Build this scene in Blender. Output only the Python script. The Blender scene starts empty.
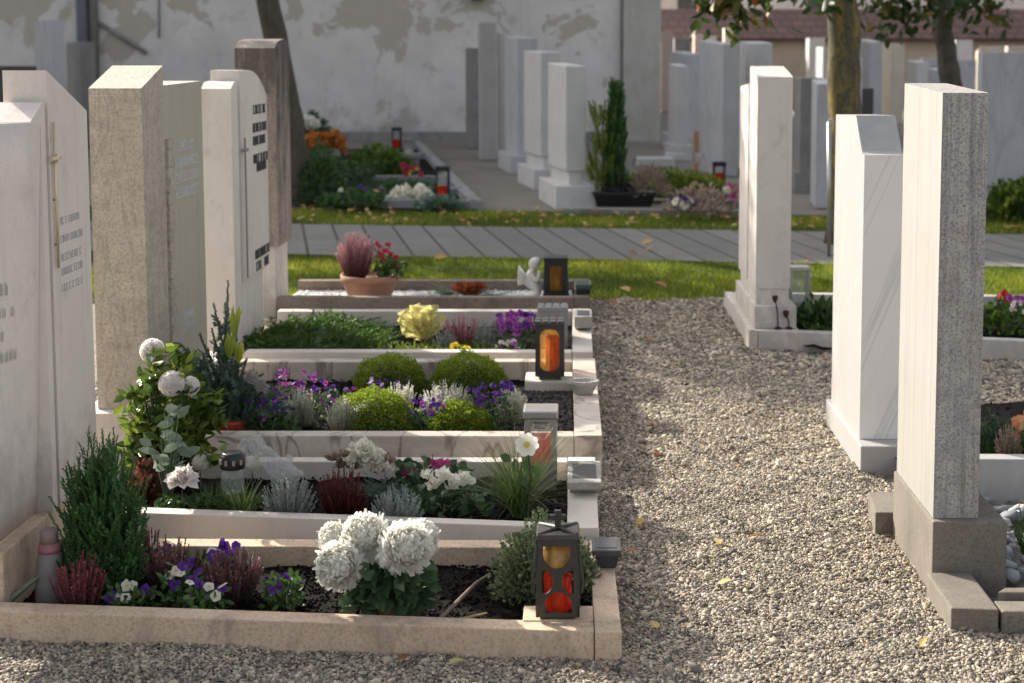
import bpy, bmesh, math, random
import numpy as np
from mathutils import Vector, Matrix
scene = bpy.context.scene
COL = scene.collection
rng = np.random.default_rng(11)
random.seed(5)

# ------------------------------------------------------------------ camera
F = 1500.0; H = 1.5; CU = 575.0
PITCH = math.radians(5.4); HOR = 57.0
CV = HOR + F * math.tan(PITCH)
sp, cp = math.sin(PITCH), math.cos(PITCH)
def ray(u, v):
    return Vector((u - CU, (CV - v) * sp + F * cp, (CV - v) * cp - F * sp))
def A(u, v, y):                       # the point at depth y seen at (u, v)
    r = ray(u, v); t = y / r.y
    return Vector((r.x * t, y, H + r.z * t))
def Gz(u, v, z=0.0):                  # the point on the level z seen at (u, v)
    r = ray(u, v); t = (z - H) / r.z
    return Vector((r.x * t, r.y * t, z))
def X(u, y, v=350): return A(u, v, y).x
def Z(v, y): return A(CU, v, y).z
cam_d = bpy.data.cameras.new('camera'); cam = bpy.data.objects.new('camera', cam_d); COL.objects.link(cam)
cam.location = (0, 0, H); cam.rotation_euler = (math.pi / 2 - PITCH, 0, 0)
cam_d.sensor_width = 36; cam_d.lens = 36 * F / 1024
cam_d.shift_x = -(CU - 512) / 1024; cam_d.shift_y = -(341.5 - CV) / 1024
cam_d.clip_start = .05; cam_d.clip_end = 3000
cam_d.dof.use_dof = True; cam_d.dof.focus_distance = 4.5; cam_d.dof.aperture_fstop = 4.2
scene.camera = cam

# ------------------------------------------------------------------ light
AZ = math.radians(45); EL = math.radians(28.2)
s = Vector((-math.sin(AZ) * math.cos(EL), math.cos(AZ) * math.cos(EL), math.sin(EL)))
sd = bpy.data.lights.new('sun', 'SUN'); sd.energy = 3.5; sd.angle = math.radians(.55); sd.color = (1, .92, .80)
so = bpy.data.objects.new('sun', sd); COL.objects.link(so); so.rotation_euler = s.to_track_quat('Z', 'Y').to_euler()
so.location = (-20, 20, 20)
w = bpy.data.worlds.new('World'); scene.world = w; w.use_nodes = True
nt = w.node_tree; bg = nt.nodes['Background']
sky = nt.nodes.new('ShaderNodeTexSky'); sky.sky_type = 'NISHITA'; sky.sun_disc = False
sky.sun_elevation = EL; sky.sun_rotation = -AZ % (2 * math.pi)
sky.air_density = .8; sky.dust_density = 4.0; sky.ozone_density = 1.0
hz_ = nt.nodes.new('ShaderNodeHueSaturation'); hz_.inputs['Saturation'].default_value = .36   # a hazy autumn sky
nt.links.new(sky.outputs[0], hz_.inputs['Color']); nt.links.new(hz_.outputs[0], bg.inputs[0]); bg.inputs[1].default_value = .12
scene.view_settings.view_transform = 'Standard'; scene.view_settings.look = 'None'
scene.view_settings.gamma = 1; scene.view_settings.exposure = 1.38

# ------------------------------------------------------------------ objects
org = {}
def tag(o, label=None, cat=None, group=None, kind=None):
    if label: o['label'] = label
    if cat: o['category'] = cat
    if group: o['group'] = group
    if kind: o['kind'] = kind
    return o
def thing(name, label, cat, loc, group=None):
    o = bpy.data.objects.new(name, None); COL.objects.link(o); o.empty_display_size = .05
    o.location = loc; org[o] = Vector(loc)
    return tag(o, label, cat, group)
def link(name, me, parent=None, base=None):
    o = bpy.data.objects.new(name, me); COL.objects.link(o)
    if parent is not None:
        o.parent = parent; org[o] = org[parent]
    elif base is not None:
        o.location = base; org[o] = Vector(base)
    else: org[o] = Vector((0, 0, 0))
    off = org[o]
    if off.length > 0: me.transform(Matrix.Translation(-off))
    return o
def npmesh(name, V, faces, mats, tone=None, midx=None, smooth=False):
    me = bpy.data.meshes.new(name)
    me.vertices.add(len(V)); me.vertices.foreach_set('co', np.ascontiguousarray(V, dtype=np.float32).ravel())
    ls = np.concatenate([f.ravel() for f in faces]).astype(np.int32)
    cnt = np.concatenate([np.full(len(f), f.shape[1]) for f in faces])
    st = np.concatenate([[0], np.cumsum(cnt)[:-1]]).astype(np.int32)
    me.loops.add(len(ls)); me.loops.foreach_set('vertex_index', ls)
    me.polygons.add(len(cnt)); me.polygons.foreach_set('loop_start', st)
    if midx is not None: me.polygons.foreach_set('material_index', np.concatenate(midx).astype(np.int32))
    if smooth: me.polygons.foreach_set('use_smooth', np.ones(len(cnt), dtype=bool))
    if tone is not None:
        a = me.attributes.new('tone', 'FLOAT', 'POINT'); a.data.foreach_set('value', np.asarray(tone, dtype=np.float32))
    for m in (mats if isinstance(mats, (list, tuple)) else [mats]): me.materials.append(m)
    me.update(calc_edges=True); me.validate()
    return me

class Acc:                            # gathers leaf-like faces into one mesh
    def __init__(s): s.V = []; s.T = []; s.F = []; s.M = []; s.n = 0
    def add(s, V, faces, tone, m=0):
        for f in faces: s.F.append(f + s.n); s.M.append(np.full(len(f), m))
        s.V.append(V); s.T.append(tone); s.n += len(V)
        return s
    def build(s, name, mats, parent=None, base=None, smooth=False):
        me = npmesh(name, np.concatenate(s.V), s.F, mats, np.concatenate(s.T), s.M, smooth)
        return link(name, me, parent, base)

def unit(a): return a / np.maximum(np.linalg.norm(a, axis=-1, keepdims=True), 1e-9)
def rdir(n, r): return unit(r.normal(size=(n, 3)))
def leaves(P, D, L, W, r, fold=.25, tone=None, N=None):
    n = len(P); D = unit(D)
    if N is None: N = rdir(n, r)
    S = unit(np.cross(D, N)); N = unit(np.cross(S, D))
    L = np.broadcast_to(np.asarray(L, float), (n,))[:, None]; W = np.broadcast_to(np.asarray(W, float), (n,))[:, None]
    b = P; m = P + D * L * .5
    V = np.stack([b, m + S * W / 2 + N * W * fold, P + D * L - N * L * .08, m - S * W / 2 + N * W * fold], 1).reshape(-1, 3)
    i = np.arange(n)[:, None] * 4
    f = np.concatenate([i + np.array([[0, 1, 2]]), i + np.array([[0, 2, 3]])])
    if tone is None: tone = r.random(n)
    return V, [f], np.repeat(tone, 4)
def broad(P, D, L, W, r, tone=None, N=None, cup=.18):   # rounder leaf, six rim points round a midrib
    n = len(P); D = unit(D)
    if N is None: N = rdir(n, r)
    S = unit(np.cross(D, N)); N = unit(np.cross(S, D))
    L = np.broadcast_to(np.asarray(L, float), (n,))[:, None]; W = np.broadcast_to(np.asarray(W, float), (n,))[:, None]
    prof = [(0, 0, 0), (.28, .42, cup), (.62, .46, cup), (1, 0, -.12), (.62, -.46, cup), (.28, -.42, cup), (.3, 0, 0), (.65, 0, 0)]
    V = np.stack([P + D * L * a + S * W * b_ + N * W * c for a, b_, c in prof], 1).reshape(-1, 3)
    i = np.arange(n)[:, None] * 8
    q = np.concatenate([i + np.array([[6, 1, 2, 7]]), i + np.array([[6, 7, 4, 5]])])
    t = np.concatenate([i + np.array([x]) for x in ([0, 1, 6], [0, 6, 5], [7, 2, 3], [7, 3, 4])])
    if tone is None: tone = r.random(n)
    return V, [q, t], np.repeat(tone, 8)
def strips(P, D, N, L, W, curl, segs=4, tone=None, taper=1.0, prof=None):
    n = len(P); D = unit(D); S = unit(np.cross(D, N)); N = unit(np.cross(S, D))
    L = np.broadcast_to(np.asarray(L, float), (n,))[:, None]; W = np.broadcast_to(np.asarray(W, float), (n,))[:, None]
    curl = np.broadcast_to(np.asarray(curl, float), (n,))[:, None]
    rows = []
    for k in range(segs + 1):
        t = k / segs
        ww = W * ((1 - t) ** taper if prof is None else prof(t)) * .5 + 1e-5
        c = P + D * L * t * (1 - .25 * np.abs(curl) * t) + N * L * curl * t * t
        rows += [c + S * ww, c - S * ww]
    V = np.stack(rows, 1).reshape(-1, 3)
    m = 2 * (segs + 1); i = np.arange(n)[:, None] * m
    f = np.concatenate([i + np.array([[2 * k, 2 * k + 1, 2 * k + 3, 2 * k + 2]]) for k in range(segs)])
    if tone is None: tone = np.random.default_rng(n).random(n)
    return V, [f], np.repeat(tone, m)
def shoots(B, T, m, L, W, ang, r, grad=False, bow=0, t0=0., tonef=None, fold=.2):
    n = len(B); t = np.clip(t0 + (1 - t0) * (np.arange(m)[None] + r.random((n, m))) / m, 0, 1)
    ax = unit(T - B); ln = np.linalg.norm(T - B, axis=1)
    P = B[:, None] + (T - B)[:, None] * t[..., None]
    P[..., 2] += bow * ln[:, None] * (t - t * t) * 4 * .25
    ax_ = np.repeat(ax[:, None], m, 1); q = rdir(n * m, r).reshape(n, m, 3)
    q = unit(q - ax_ * np.sum(q * ax_, -1, keepdims=True))
    a = ang * (1 - .45 * t)[..., None]
    D = ax_ * np.cos(a) + q * np.sin(a)
    N = np.cross(D, np.cross(ax_, D))
    tone = t.ravel() * .8 + r.random(n * m) * .2 if grad else np.repeat(r.random(n), m) * .5 + r.random(n * m) * .5
    LL = (L * (1.05 - .5 * t)).ravel()
    return leaves(P.reshape(-1, 3), D.reshape(-1, 3), LL, W, r, fold, tone, N.reshape(-1, 3))
def stems(B, T, rad, tone=.1, r=None):                  # thin three-sided twigs
    n = len(B); ax = unit(T - B); u = unit(np.cross(ax, np.array([[.3, .8, .5]]))); v = np.cross(ax, u)
    rows = []
    for base, rr in ((B, rad), (T, rad * .5)):
        for k in range(3):
            a = 2.094 * k; rows.append(base + (u * math.cos(a) + v * math.sin(a)) * rr)
    V = np.stack(rows, 1).reshape(-1, 3); i = np.arange(n)[:, None] * 6
    f = np.concatenate([i + np.array([[k, (k + 1) % 3, 3 + (k + 1) % 3, 3 + k]]) for k in range(3)])
    return V, [f], np.full(n * 6, tone)
_ico = bmesh.new(); bmesh.ops.create_icosphere(_ico, subdivisions=1, radius=1)
ICV = np.array([v.co[:] for v in _ico.verts]); ICF = np.array([[v.index for v in f.verts] for f in _ico.faces]); _ico.free()
_ico = bmesh.new(); bmesh.ops.create_icosphere(_ico, subdivisions=3, radius=1)
IC3V = np.array([v.co[:] for v in _ico.verts]); IC3F = np.array([[v.index for v in f.verts] for f in _ico.faces]); _ico.free()
def ellips(c, rad, tone=.0, r=None, jit=.0, zmin=-1):
    V = IC3V.copy(); V[:, 2] = np.maximum(V[:, 2], zmin)
    if jit: V = V * (1 + jit * r.normal(size=(len(V), 1)))
    return V * np.array(rad) + np.array(c), [IC3F.copy()], np.full(len(V), tone)
def pebbles(P, size, r, flat=.62, tone=None):
    n = len(P); V = ICV[None] * (1 + .16 * r.normal(size=(n, 12, 1)))
    V = V * (1 + np.array([.28, .22, .0]) * r.normal(size=(n, 1, 3))) * np.array([1.15, .9, flat])
    a = r.random(n) * 6.283; tl = r.normal(size=(n, 2)) * .3
    x, y, z = V[..., 0], V[..., 1], V[..., 2]
    z2 = z + x * tl[:, :1] + y * tl[:, 1:]
    c, s_ = np.cos(a)[:, None], np.sin(a)[:, None]
    V = np.stack([x * c - y * s_, x * s_ + y * c, z2], -1) * np.asarray(size)[:, None, None] + P[:, None]
    f = (np.arange(n)[:, None, None] * 12 + ICF[None]).reshape(-1, 3)
    if tone is None: tone = r.random(n)
    return V.reshape(-1, 3), [f], np.repeat(tone, 12)

# ------------------------------------------------------------------ solid meshes
class B:
    def __init__(s): s.bm = bmesh.new()
    def prism(s, plan, z0, z1, top=None, bev=0):           # plan counter-clockwise; z0, z1 scalars or lists
        n = len(plan); tp = top or plan
        z0 = z0 if hasattr(z0, '__len__') else [z0] * n; z1 = z1 if hasattr(z1, '__len__') else [z1] * n
        lo = [s.bm.verts.new((p[0], p[1], z)) for p, z in zip(plan, z0)]
        hi = [s.bm.verts.new((p[0], p[1], z)) for p, z in zip(tp, z1)]
        fs = [s.bm.faces.new(lo[::-1]), s.bm.faces.new(hi)]
        for i in range(n):
            j = (i + 1) % n; fs.append(s.bm.faces.new((lo[i], lo[j], hi[j], hi[i])))
        if bev:
            es = {e for f in fs for e in f.edges}
            bmesh.ops.bevel(s.bm, geom=list(es), offset=bev, segments=2, profile=.6, affect='EDGES', clamp_overlap=True)
        return s
    def box(s, x0, x1, y0, y1, z0, z1, bev=0):
        return s.prism([(x0, y0), (x1, y0), (x1, y1), (x0, y1)], z0, z1, bev=bev)
    def tube(s, path, rad, n=10, cap=True):
        path = [Vector(p) for p in path]; rad = rad if hasattr(rad, '__len__') else [rad] * len(path)
        rings = []; ref = Vector((.37, .9, .21))
        for i, p in enumerate(path):
            d = (path[min(i + 1, len(path) - 1)] - path[max(i - 1, 0)]).normalized()
            a = d.cross(ref).normalized(); b = d.cross(a)
            rings.append([s.bm.verts.new(p + (a * math.cos(6.2832 * k / n) + b * math.sin(6.2832 * k / n)) * rad[i]) for k in range(n)])
        for r0, r1 in zip(rings, rings[1:]):
            for k in range(n):
                f = s.bm.faces.new((r0[k], r0[(k + 1) % n], r1[(k + 1) % n], r1[k])); f.smooth = n > 6
        if cap:
            s.bm.faces.new(rings[0][::-1]); s.bm.faces.new(rings[-1])
        return s
    def lathe(s, prof, c, n=28, sx=1, sy=1):
        rings = [[s.bm.verts.new((c[0] + r * sx * math.cos(6.2832 * k / n), c[1] + r * sy * math.sin(6.2832 * k / n), c[2] + z)) for k in range(n)] for r, z in prof]
        for r0, r1 in zip(rings, rings[1:]):
            for k in range(n):
                f = s.bm.faces.new((r0[k], r0[(k + 1) % n], r1[(k + 1) % n], r1[k])); f.smooth = True
        s.bm.faces.new(rings[0][::-1]); s.bm.faces.new(rings[-1])
        return s
    def face(s, pts):
        s.bm.faces.new([s.bm.verts.new(p) for p in pts]); return s
    def build(s, name, mat, parent=None, base=None):
        bmesh.ops.recalc_face_normals(s.bm, faces=s.bm.faces)
        me = bpy.data.meshes.new(name); s.bm.to_mesh(me); s.bm.free(); me.materials.append(mat)
        return link(name, me, parent, base)
def cutplate(outer, holes, thick):                        # flat plate with shaped openings, in x-z, facing -y
    cu = bpy.data.curves.new('plate', 'CURVE'); cu.dimensions = '2D'; cu.fill_mode = 'BOTH'; cu.extrude = thick / 2
    for pts in [outer] + holes:
        sp_ = cu.splines.new('POLY'); sp_.points.add(len(pts) - 1); sp_.use_cyclic_u = True
        for p, q in zip(sp_.points, pts): p.co = (q[0], q[1], 0, 1)
    o = bpy.data.objects.new('plate', cu); COL.objects.link(o)
    dg = bpy.context.evaluated_depsgraph_get(); dg.update()
    me = bpy.data.meshes.new_from_object(o.evaluated_get(dg)); bpy.data.objects.remove(o); bpy.data.curves.remove(cu)
    me.transform(Matrix.Rotation(math.pi / 2, 4, 'X'))
    return me

# ------------------------------------------------------------------ materials
def new_mat(name):
    m = bpy.data.materials.new(name); m.use_nodes = True
    n = m.node_tree; return m, n, n.nodes, n.links, n.nodes['Principled BSDF']
def mixc(nd, lk, fac, a, b, mode='MIX'):
    x = nd.new('ShaderNodeMix'); x.data_type = 'RGBA'; x.blend_type = mode
    for sock, val in ((x.inputs[0], fac), (x.inputs[6], a), (x.inputs[7], b)):
        if isinstance(val, (int, float)): sock.default_value = val
        elif isinstance(val, tuple): sock.default_value = (*val, 1)
        else: lk.new(val, sock)
    return x.outputs[2]
def noise(nd, lk, vec, scale, detail=4, rough=.6, dist=0):
    x = nd.new('ShaderNodeTexNoise'); x.inputs['Scale'].default_value = scale; x.inputs['Detail'].default_value = detail
    x.inputs['Roughness'].default_value = rough; x.inputs['Distortion'].default_value = dist
    if vec: lk.new(vec, x.inputs['Vector'])
    return x.outputs['Fac']
def ramp(nd, lk, fac, lo, hi):
    x = nd.new('ShaderNodeMapRange'); x.inputs[1].default_value = lo; x.inputs[2].default_value = hi; lk.new(fac, x.inputs[0]); return x.outputs[0]
def mapping(nd, lk, vec, sc=(1, 1, 1), rot=(0, 0, 0)):
    x = nd.new('ShaderNodeMapping'); x.inputs['Scale'].default_value = sc; x.inputs['Rotation'].default_value = rot; lk.new(vec, x.inputs[0]); return x.outputs[0]
def stone(name, c1, c2, c3=None, scale=6, fine=120, speck=.5, streak=None, rough=.75, bump=.15, dirt=None, vein=None, dirtamt=.55, splash=None, topdirt=None):
    m, n, nd, lk, bs = new_mat(name)
    tc = nd.new('ShaderNodeTexCoord').outputs['Object']
    col = mixc(nd, lk, ramp(nd, lk, noise(nd, lk, tc, scale, 6), .3, .7), c1, c2)
    if streak:                                             # bedding or tool marks along one direction
        sc, amt, cs = streak
        st = noise(nd, lk, mapping(nd, lk, tc, sc), 1, 5, .7)
        col = mixc(nd, lk, mul(nd, lk, ramp(nd, lk, st, .45, .75), amt), col, cs)
    if vein:
        rot, vs, amt, cv_ = vein
        wv = nd.new('ShaderNodeTexNoise'); wv.inputs['Scale'].default_value = vs; wv.inputs['Detail'].default_value = 7; wv.inputs['Distortion'].default_value = .7
        lk.new(mapping(nd, lk, tc, (1, 1, .25), rot), wv.inputs['Vector'])
        ab = nd.new('ShaderNodeMath'); ab.operation = 'SUBTRACT'; ab.inputs[1].default_value = .5; lk.new(wv.outputs['Fac'], ab.inputs[0])
        a2 = nd.new('ShaderNodeMath'); a2.operation = 'ABSOLUTE'; lk.new(ab.outputs[0], a2.inputs[0])
        col = mixc(nd, lk, mul(nd, lk, ramp(nd, lk, a2.outputs[0], .03, .0), amt), col, cv_)
    fn = noise(nd, lk, tc, fine, 3, .7)
    if c3: col = mixc(nd, lk, mul(nd, lk, ramp(nd, lk, fn, .46, .66), speck), col, c3)
    if dirt:
        dn = noise(nd, lk, mapping(nd, lk, tc, (5, 5, 2.2)), 1.3, 7, .72)
        col = mixc(nd, lk, mul(nd, lk, ramp(nd, lk, dn, .5, .72), dirtamt), col, dirt)
    if topdirt:                                            # black crust that grows on the weather side near the top
        sz = nd.new('ShaderNodeSeparateXYZ'); lk.new(tc, sz.inputs[0])
        sn = noise(nd, lk, mapping(nd, lk, tc, (10, 10, 3)), 1, 6, .7); ad = nd.new('ShaderNodeMath'); ad.operation = 'MULTIPLY_ADD'
        lk.new(ramp(nd, lk, sz.outputs[2], topdirt[0], topdirt[1]), ad.inputs[0]); ad.inputs[1].default_value = .38; lk.new(sn, ad.inputs[2])
        col = mixc(nd, lk, mul(nd, lk, ramp(nd, lk, ad.outputs[0], .58, .82), .85), col, topdirt[2])
    if splash:                                             # mud splashed up from the ground and old rain runs
        sz = nd.new('ShaderNodeSeparateXYZ'); lk.new(tc, sz.inputs[0])
        sn = noise(nd, lk, mapping(nd, lk, tc, (14, 14, 9)), 1, 6, .7); ad = nd.new('ShaderNodeMath'); ad.operation = 'MULTIPLY_ADD'
        lk.new(ramp(nd, lk, sz.outputs[2], .34, .0), ad.inputs[0]); ad.inputs[1].default_value = .30; lk.new(sn, ad.inputs[2])
        col = mixc(nd, lk, mul(nd, lk, ramp(nd, lk, ad.outputs[0], .56, .8), .6), col, splash)
        rn = noise(nd, lk, mapping(nd, lk, tc, (22, 22, .9)), 1, 5, .65)
        col = mixc(nd, lk, mul(nd, lk, ramp(nd, lk, rn, .56, .75), .35), col, splash)
    lk.new(col, bs.inputs['Base Color']); bs.inputs['Roughness'].default_value = rough
    bp = nd.new('ShaderNodeBump'); bp.inputs['Strength'].default_value = bump; bp.inputs['Distance'].default_value = .004
    lk.new(fn, bp.inputs['Height']); lk.new(bp.outputs[0], bs.inputs['Normal'])
    return m
def mul(nd, lk, a, k):
    x = nd.new('ShaderNodeMath'); x.operation = 'MULTIPLY'; lk.new(a, x.inputs[0]); x.inputs[1].default_value = k; return x.outputs[0]
def plain(name, c, rough=.6, metal=0, var=.25, scale=30, bump=.1):
    m, n, nd, lk, bs = new_mat(name); tc = nd.new('ShaderNodeTexCoord').outputs['Object']
    f = noise(nd, lk, tc, scale, 5, .65)
    lk.new(mixc(nd, lk, f, tuple(x * (1 - var) for x in c), tuple(min(1, x * (1 + var)) for x in c)), bs.inputs['Base Color'])
    bs.inputs['Roughness'].default_value = rough; bs.inputs['Metallic'].default_value = metal; bs.inputs['Specular IOR Level'].default_value = .1 if rough > .84 else .5
    bp = nd.new('ShaderNodeBump'); bp.inputs['Strength'].default_value = bump; bp.inputs['Distance'].default_value = .002
    lk.new(f, bp.inputs['Height']); lk.new(bp.outputs[0], bs.inputs['Normal'])
    return m
def leafm(name, stops, trans=.3, rough=.5, spec=.4):     # colour runs along the 'tone' of each leaf
    m, n, nd, lk, bs = new_mat(name)
    at = nd.new('ShaderNodeAttribute'); at.attribute_name = 'tone'
    cr = nd.new('ShaderNodeValToRGB'); e = cr.color_ramp.elements
    while len(e) < len(stops): e.new(.5)
    for el, (p, c) in zip(e, stops): el.position = p; el.color = (*c, 1)
    lk.new(at.outputs['Fac'], cr.inputs[0]); lk.new(cr.outputs[0], bs.inputs['Base Color'])
    bs.inputs['Roughness'].default_value = rough; bs.inputs['Specular IOR Level'].default_value = spec
    tr = nd.new('ShaderNodeBsdfTranslucent'); lk.new(cr.outputs[0], tr.inputs[0])
    mx = nd.new('ShaderNodeMixShader'); mx.inputs[0].default_value = trans
    lk.new(bs.outputs[0], mx.inputs[1]); lk.new(tr.outputs[0], mx.inputs[2]); lk.new(mx.outputs[0], nd['Material Output'].inputs[0])
    return m
def two(a, b): return [(0., a), (1., b)]
def glassm(name, c, trans=.5, clear=.0, rough=.1):       # coloured grave-light glass
    m, n, nd, lk, bs = new_mat(name)
    tc = nd.new('ShaderNodeTexCoord').outputs['Object']
    cc = mixc(nd, lk, ramp(nd, lk, noise(nd, lk, mapping(nd, lk, tc, (30, 30, 14)), 1, 4), .3, .7), tuple(x * .55 for x in c), tuple(min(1, x * 1.15) for x in c))
    lk.new(cc, bs.inputs['Base Color']); bs.inputs['Roughness'].default_value = rough
    tr = nd.new('ShaderNodeBsdfTranslucent'); lk.new(cc, tr.inputs[0])
    mx = nd.new('ShaderNodeMixShader'); mx.inputs[0].default_value = trans
    lk.new(bs.outputs[0], mx.inputs[1]); lk.new(tr.outputs[0], mx.inputs[2]); out = mx.outputs[0]
    if clear:
        tp = nd.new('ShaderNodeBsdfTransparent'); tp.inputs[0].default_value = (*[min(1, .6 + .4 * x) for x in c], 1)
        m2 = nd.new('ShaderNodeMixShader'); m2.inputs[0].default_value = clear
        lk.new(out, m2.inputs[1]); lk.new(tp.outputs[0], m2.inputs[2]); out = m2.outputs[0]
    lk.new(out, nd['Material Output'].inputs[0]); return m
# ------------------------------------------------------------------ palette
M_beige = stone('sandstone kerb', (.66, .50, .35), (.56, .41, .28), (.30, .23, .17), 5, 110, .6, None, .85, .4, (.22, .175, .135), dirtamt=.85)
M_white = stone('pale limestone', (.66, .60, .525), (.57, .51, .44), (.45, .40, .35), 4, 160, .35, None, .7, .12, (.35, .31, .26), dirtamt=.3)
M_marb = stone('veined marble', (.62, .55, .46), (.48, .41, .34), (.30, .26, .22), 5, 60, .2, ((3, 14, 26), .35, (.20, .16, .14)), .55, .1, (.2, .17, .14), vein=((.2, .9, .3), 5, .8, (.14, .11, .10)), dirtamt=.35)
M_wthr = stone('weathered brown stone', (.28, .22, .175), (.18, .145, .115), (.08, .065, .05), 7, 90, .6, None, .9, .4, (.05, .045, .04))
M_pink = stone('pale rose stone', (.74, .665, .595), (.66, .59, .525), (.55, .485, .43), 3, 140, .35, ((60, 60, 3), .25, (.58, .51, .45)), .7, .12, (.52, .455, .40), dirtamt=.25, splash=(.42, .36, .31))
M_gneis = stone('brown gneiss', (.54, .475, .375), (.44, .385, .30), (.19, .165, .135), 9, 95, .6, ((9, 9, 34), .4, (.24, .20, .16)), .75, .25, (.33, .275, .21), vein=((.5, .7, 0), 16, .35, (.15, .125, .10)), dirtamt=.4)
M_gneis2 = stone('smooth green gneiss', (.47, .43, .335), (.40, .365, .285), (.31, .285, .23), 3, 160, .25, ((70, 70, 2), .4, (.20, .19, .165)), .6, .08)
M_L3 = stone('white rubbed stone', (.76, .70, .62), (.68, .61, .535), (.58, .51, .45), 4, 130, .3, None, .7, .1, (.46, .38, .33), dirtamt=.35, splash=(.40, .35, .30))
M_L4 = stone('stained red conglomerate', (.46, .37, .31), (.32, .255, .215), (.12, .10, .09), 7, 70, .75, ((14, 14, 2), .6, (.13, .09, .08)), .9, .5, (.20, .16, .135), dirtamt=.5, topdirt=(.55, 1.7, (.075, .065, .055)))
M_gran = stone('hewn grey granite', (.50, .475, .44), (.36, .34, .315), (.085, .08, .075), 18, 150, .7, ((75, 75, 1.6), .9, (.17, .16, .15)), .85, 1, (.20, .165, .125), dirtamt=.4)
M_granb = stone('dark granite block', (.22, .19, .15), (.15, .13, .105), (.075, .065, .055), 6, 130, .6, None, .85, .35, (.10, .085, .065), dirtamt=.6)
M_marw = stone('white marble', (.37, .36, .345), (.34, .33, .315), (.31, .30, .285), 3, 120, .2, None, .5, .04, (.60, .57, .53), dirtamt=.3)  # colour darkened so that faces in the sun do not burn out
M_R3 = stone('white limestone', (.70, .64, .57), (.62, .56, .50), (.46, .41, .37), 4, 130, .25, None, .75, .15, (.42, .37, .32), dirtamt=.25, splash=(.34, .30, .26))
M_bgw = stone('white marble far', (.60, .585, .56), (.52, .505, .485), (.37, .36, .345), 3, 60, .3, None, .6, .1, (.36, .34, .32), dirtamt=.3)
M_bgb = stone('blue grey marble far', (.50, .50, .50), (.42, .42, .42), (.28, .28, .28), 3, 60, .3, None, .6, .1, (.30, .31, .33), vein=((.1, .9, .4), 2.0, .5, (.30, .32, .36)), dirtamt=.35)
M_bgg = stone('grey stone far', (.30, .29, .27), (.21, .205, .195), (.13, .12, .11), 4, 60, .5, None, .85, .3, (.09, .085, .08))
M_bgd = stone('dark granite far', (.075, .07, .065), (.05, .048, .045), None, 5, 80, .4, None, .5)
M_bgy = stone('sunlit cream stone far', (.64, .56, .44), (.56, .48, .37), None, 4, 80, .4)  # sunlight on far stones is put into this cream colour
M_bgp = stone('rose stone far', (.50, .40, .35), (.42, .33, .29), None, 4, 80, .4)
M_bronze = plain('dark bronze', (.062, .059, .053), .45, .6, .4, 60, .25)
M_steel = plain('dull steel', (.42, .40, .37), .38, .8, .15, 50, .05)
M_black = plain('black metal', (.02, .02, .022), .4, .3, .3, 50, .1)
M_lead = plain('lead grey stone', (.22, .215, .21), .6, .1, .35, 45, .3)
M_vase = stone('grey cast stone', (.42, .40, .36), (.32, .30, .27), (.15, .14, .12), 20, 160, .5, None, .8, .3)
M_terra = plain('terracotta', (.34, .18, .11), .8, 0, .25, 25, .2)
M_gold = glassm('amber glass', (.55, .36, .12), .45, .15)
M_red = glassm('red candle glass', (.85, .10, .03), .65)
M_orange = glassm('orange glass', (.85, .30, .05), .6)
M_clear = glassm('clear glass', (.75, .80, .76), .3, .72, .05)
M_wax = glassm('white wax', (.75, .72, .64), .35, 0, .5)
M_soil = plain('black soil', (.007, .0055, .0045), .95, 0, .6, 90, .9)
M_crumb = leafm('soil crumbs', [(0, (.006, .005, .004)), (.85, (.016, .012, .009)), (1, (.06, .044, .03))], 0, .95, .1)
M_grav = leafm('river gravel', [(0, (.06, .053, .046)), (.2, (.19, .17, .145)), (.45, (.42, .345, .25)), (.62, (.18, .16, .135)), (.78, (.49, .40, .285)), (.92, (.55, .49, .40)), (.965, (.40, .24, .11)), (1, (.26, .13, .06))], 0, .75, .3)
M_wgrav = leafm('white gravel', two((.62, .61, .58), (.82, .81, .79)), 0, .7, .3)
M_ggrav = leafm('grey stones', [(0, (.17, .18, .19)), (.6, (.29, .30, .305)), (1, (.42, .42, .41))], 0, .7, .3)
M_blade = leafm('grass blades', [(0, (.05, .085, .012)), (.5, (.16, .22, .02)), (.88, (.42, .43, .05)), (1, (.46, .36, .12))], .45, .5, .3)
M_dry = leafm('fallen leaves', [(0, (.30, .10, .03)), (.4, (.42, .20, .07)), (.75, (.55, .36, .10)), (1, (.50, .47, .18))], .3, .6)
M_bark = stone('lichened bark', (.10, .085, .055), (.055, .047, .035), (.16, .15, .05), 9, 40, .6, ((26, 26, 3), .6, (.035, .03, .024)), .95, .9, (.42, .29, .03), dirtamt=.75)
M_bark2 = stone('grey brown bark', (.115, .095, .07), (.065, .055, .042), None, 9, 40, .6, ((26, 26, 3), .6, (.035, .03, .024)), .95, .9)
M_pale_in = plain('silver inlay', (.60, .60, .60), .5, 0, .1); M_dark_in = plain('dark lettering', (.05, .055, .065), .5, 0, .1)
M_grey_in = plain('worn lettering', (.20, .165, .14), .7, 0, .2)
M_rosein = plain('weathered lettering', (.34, .34, .35), .7, 0, .1)
M_brass = plain('polished brass', (.66, .56, .40), .4, .6, .1)

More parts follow.
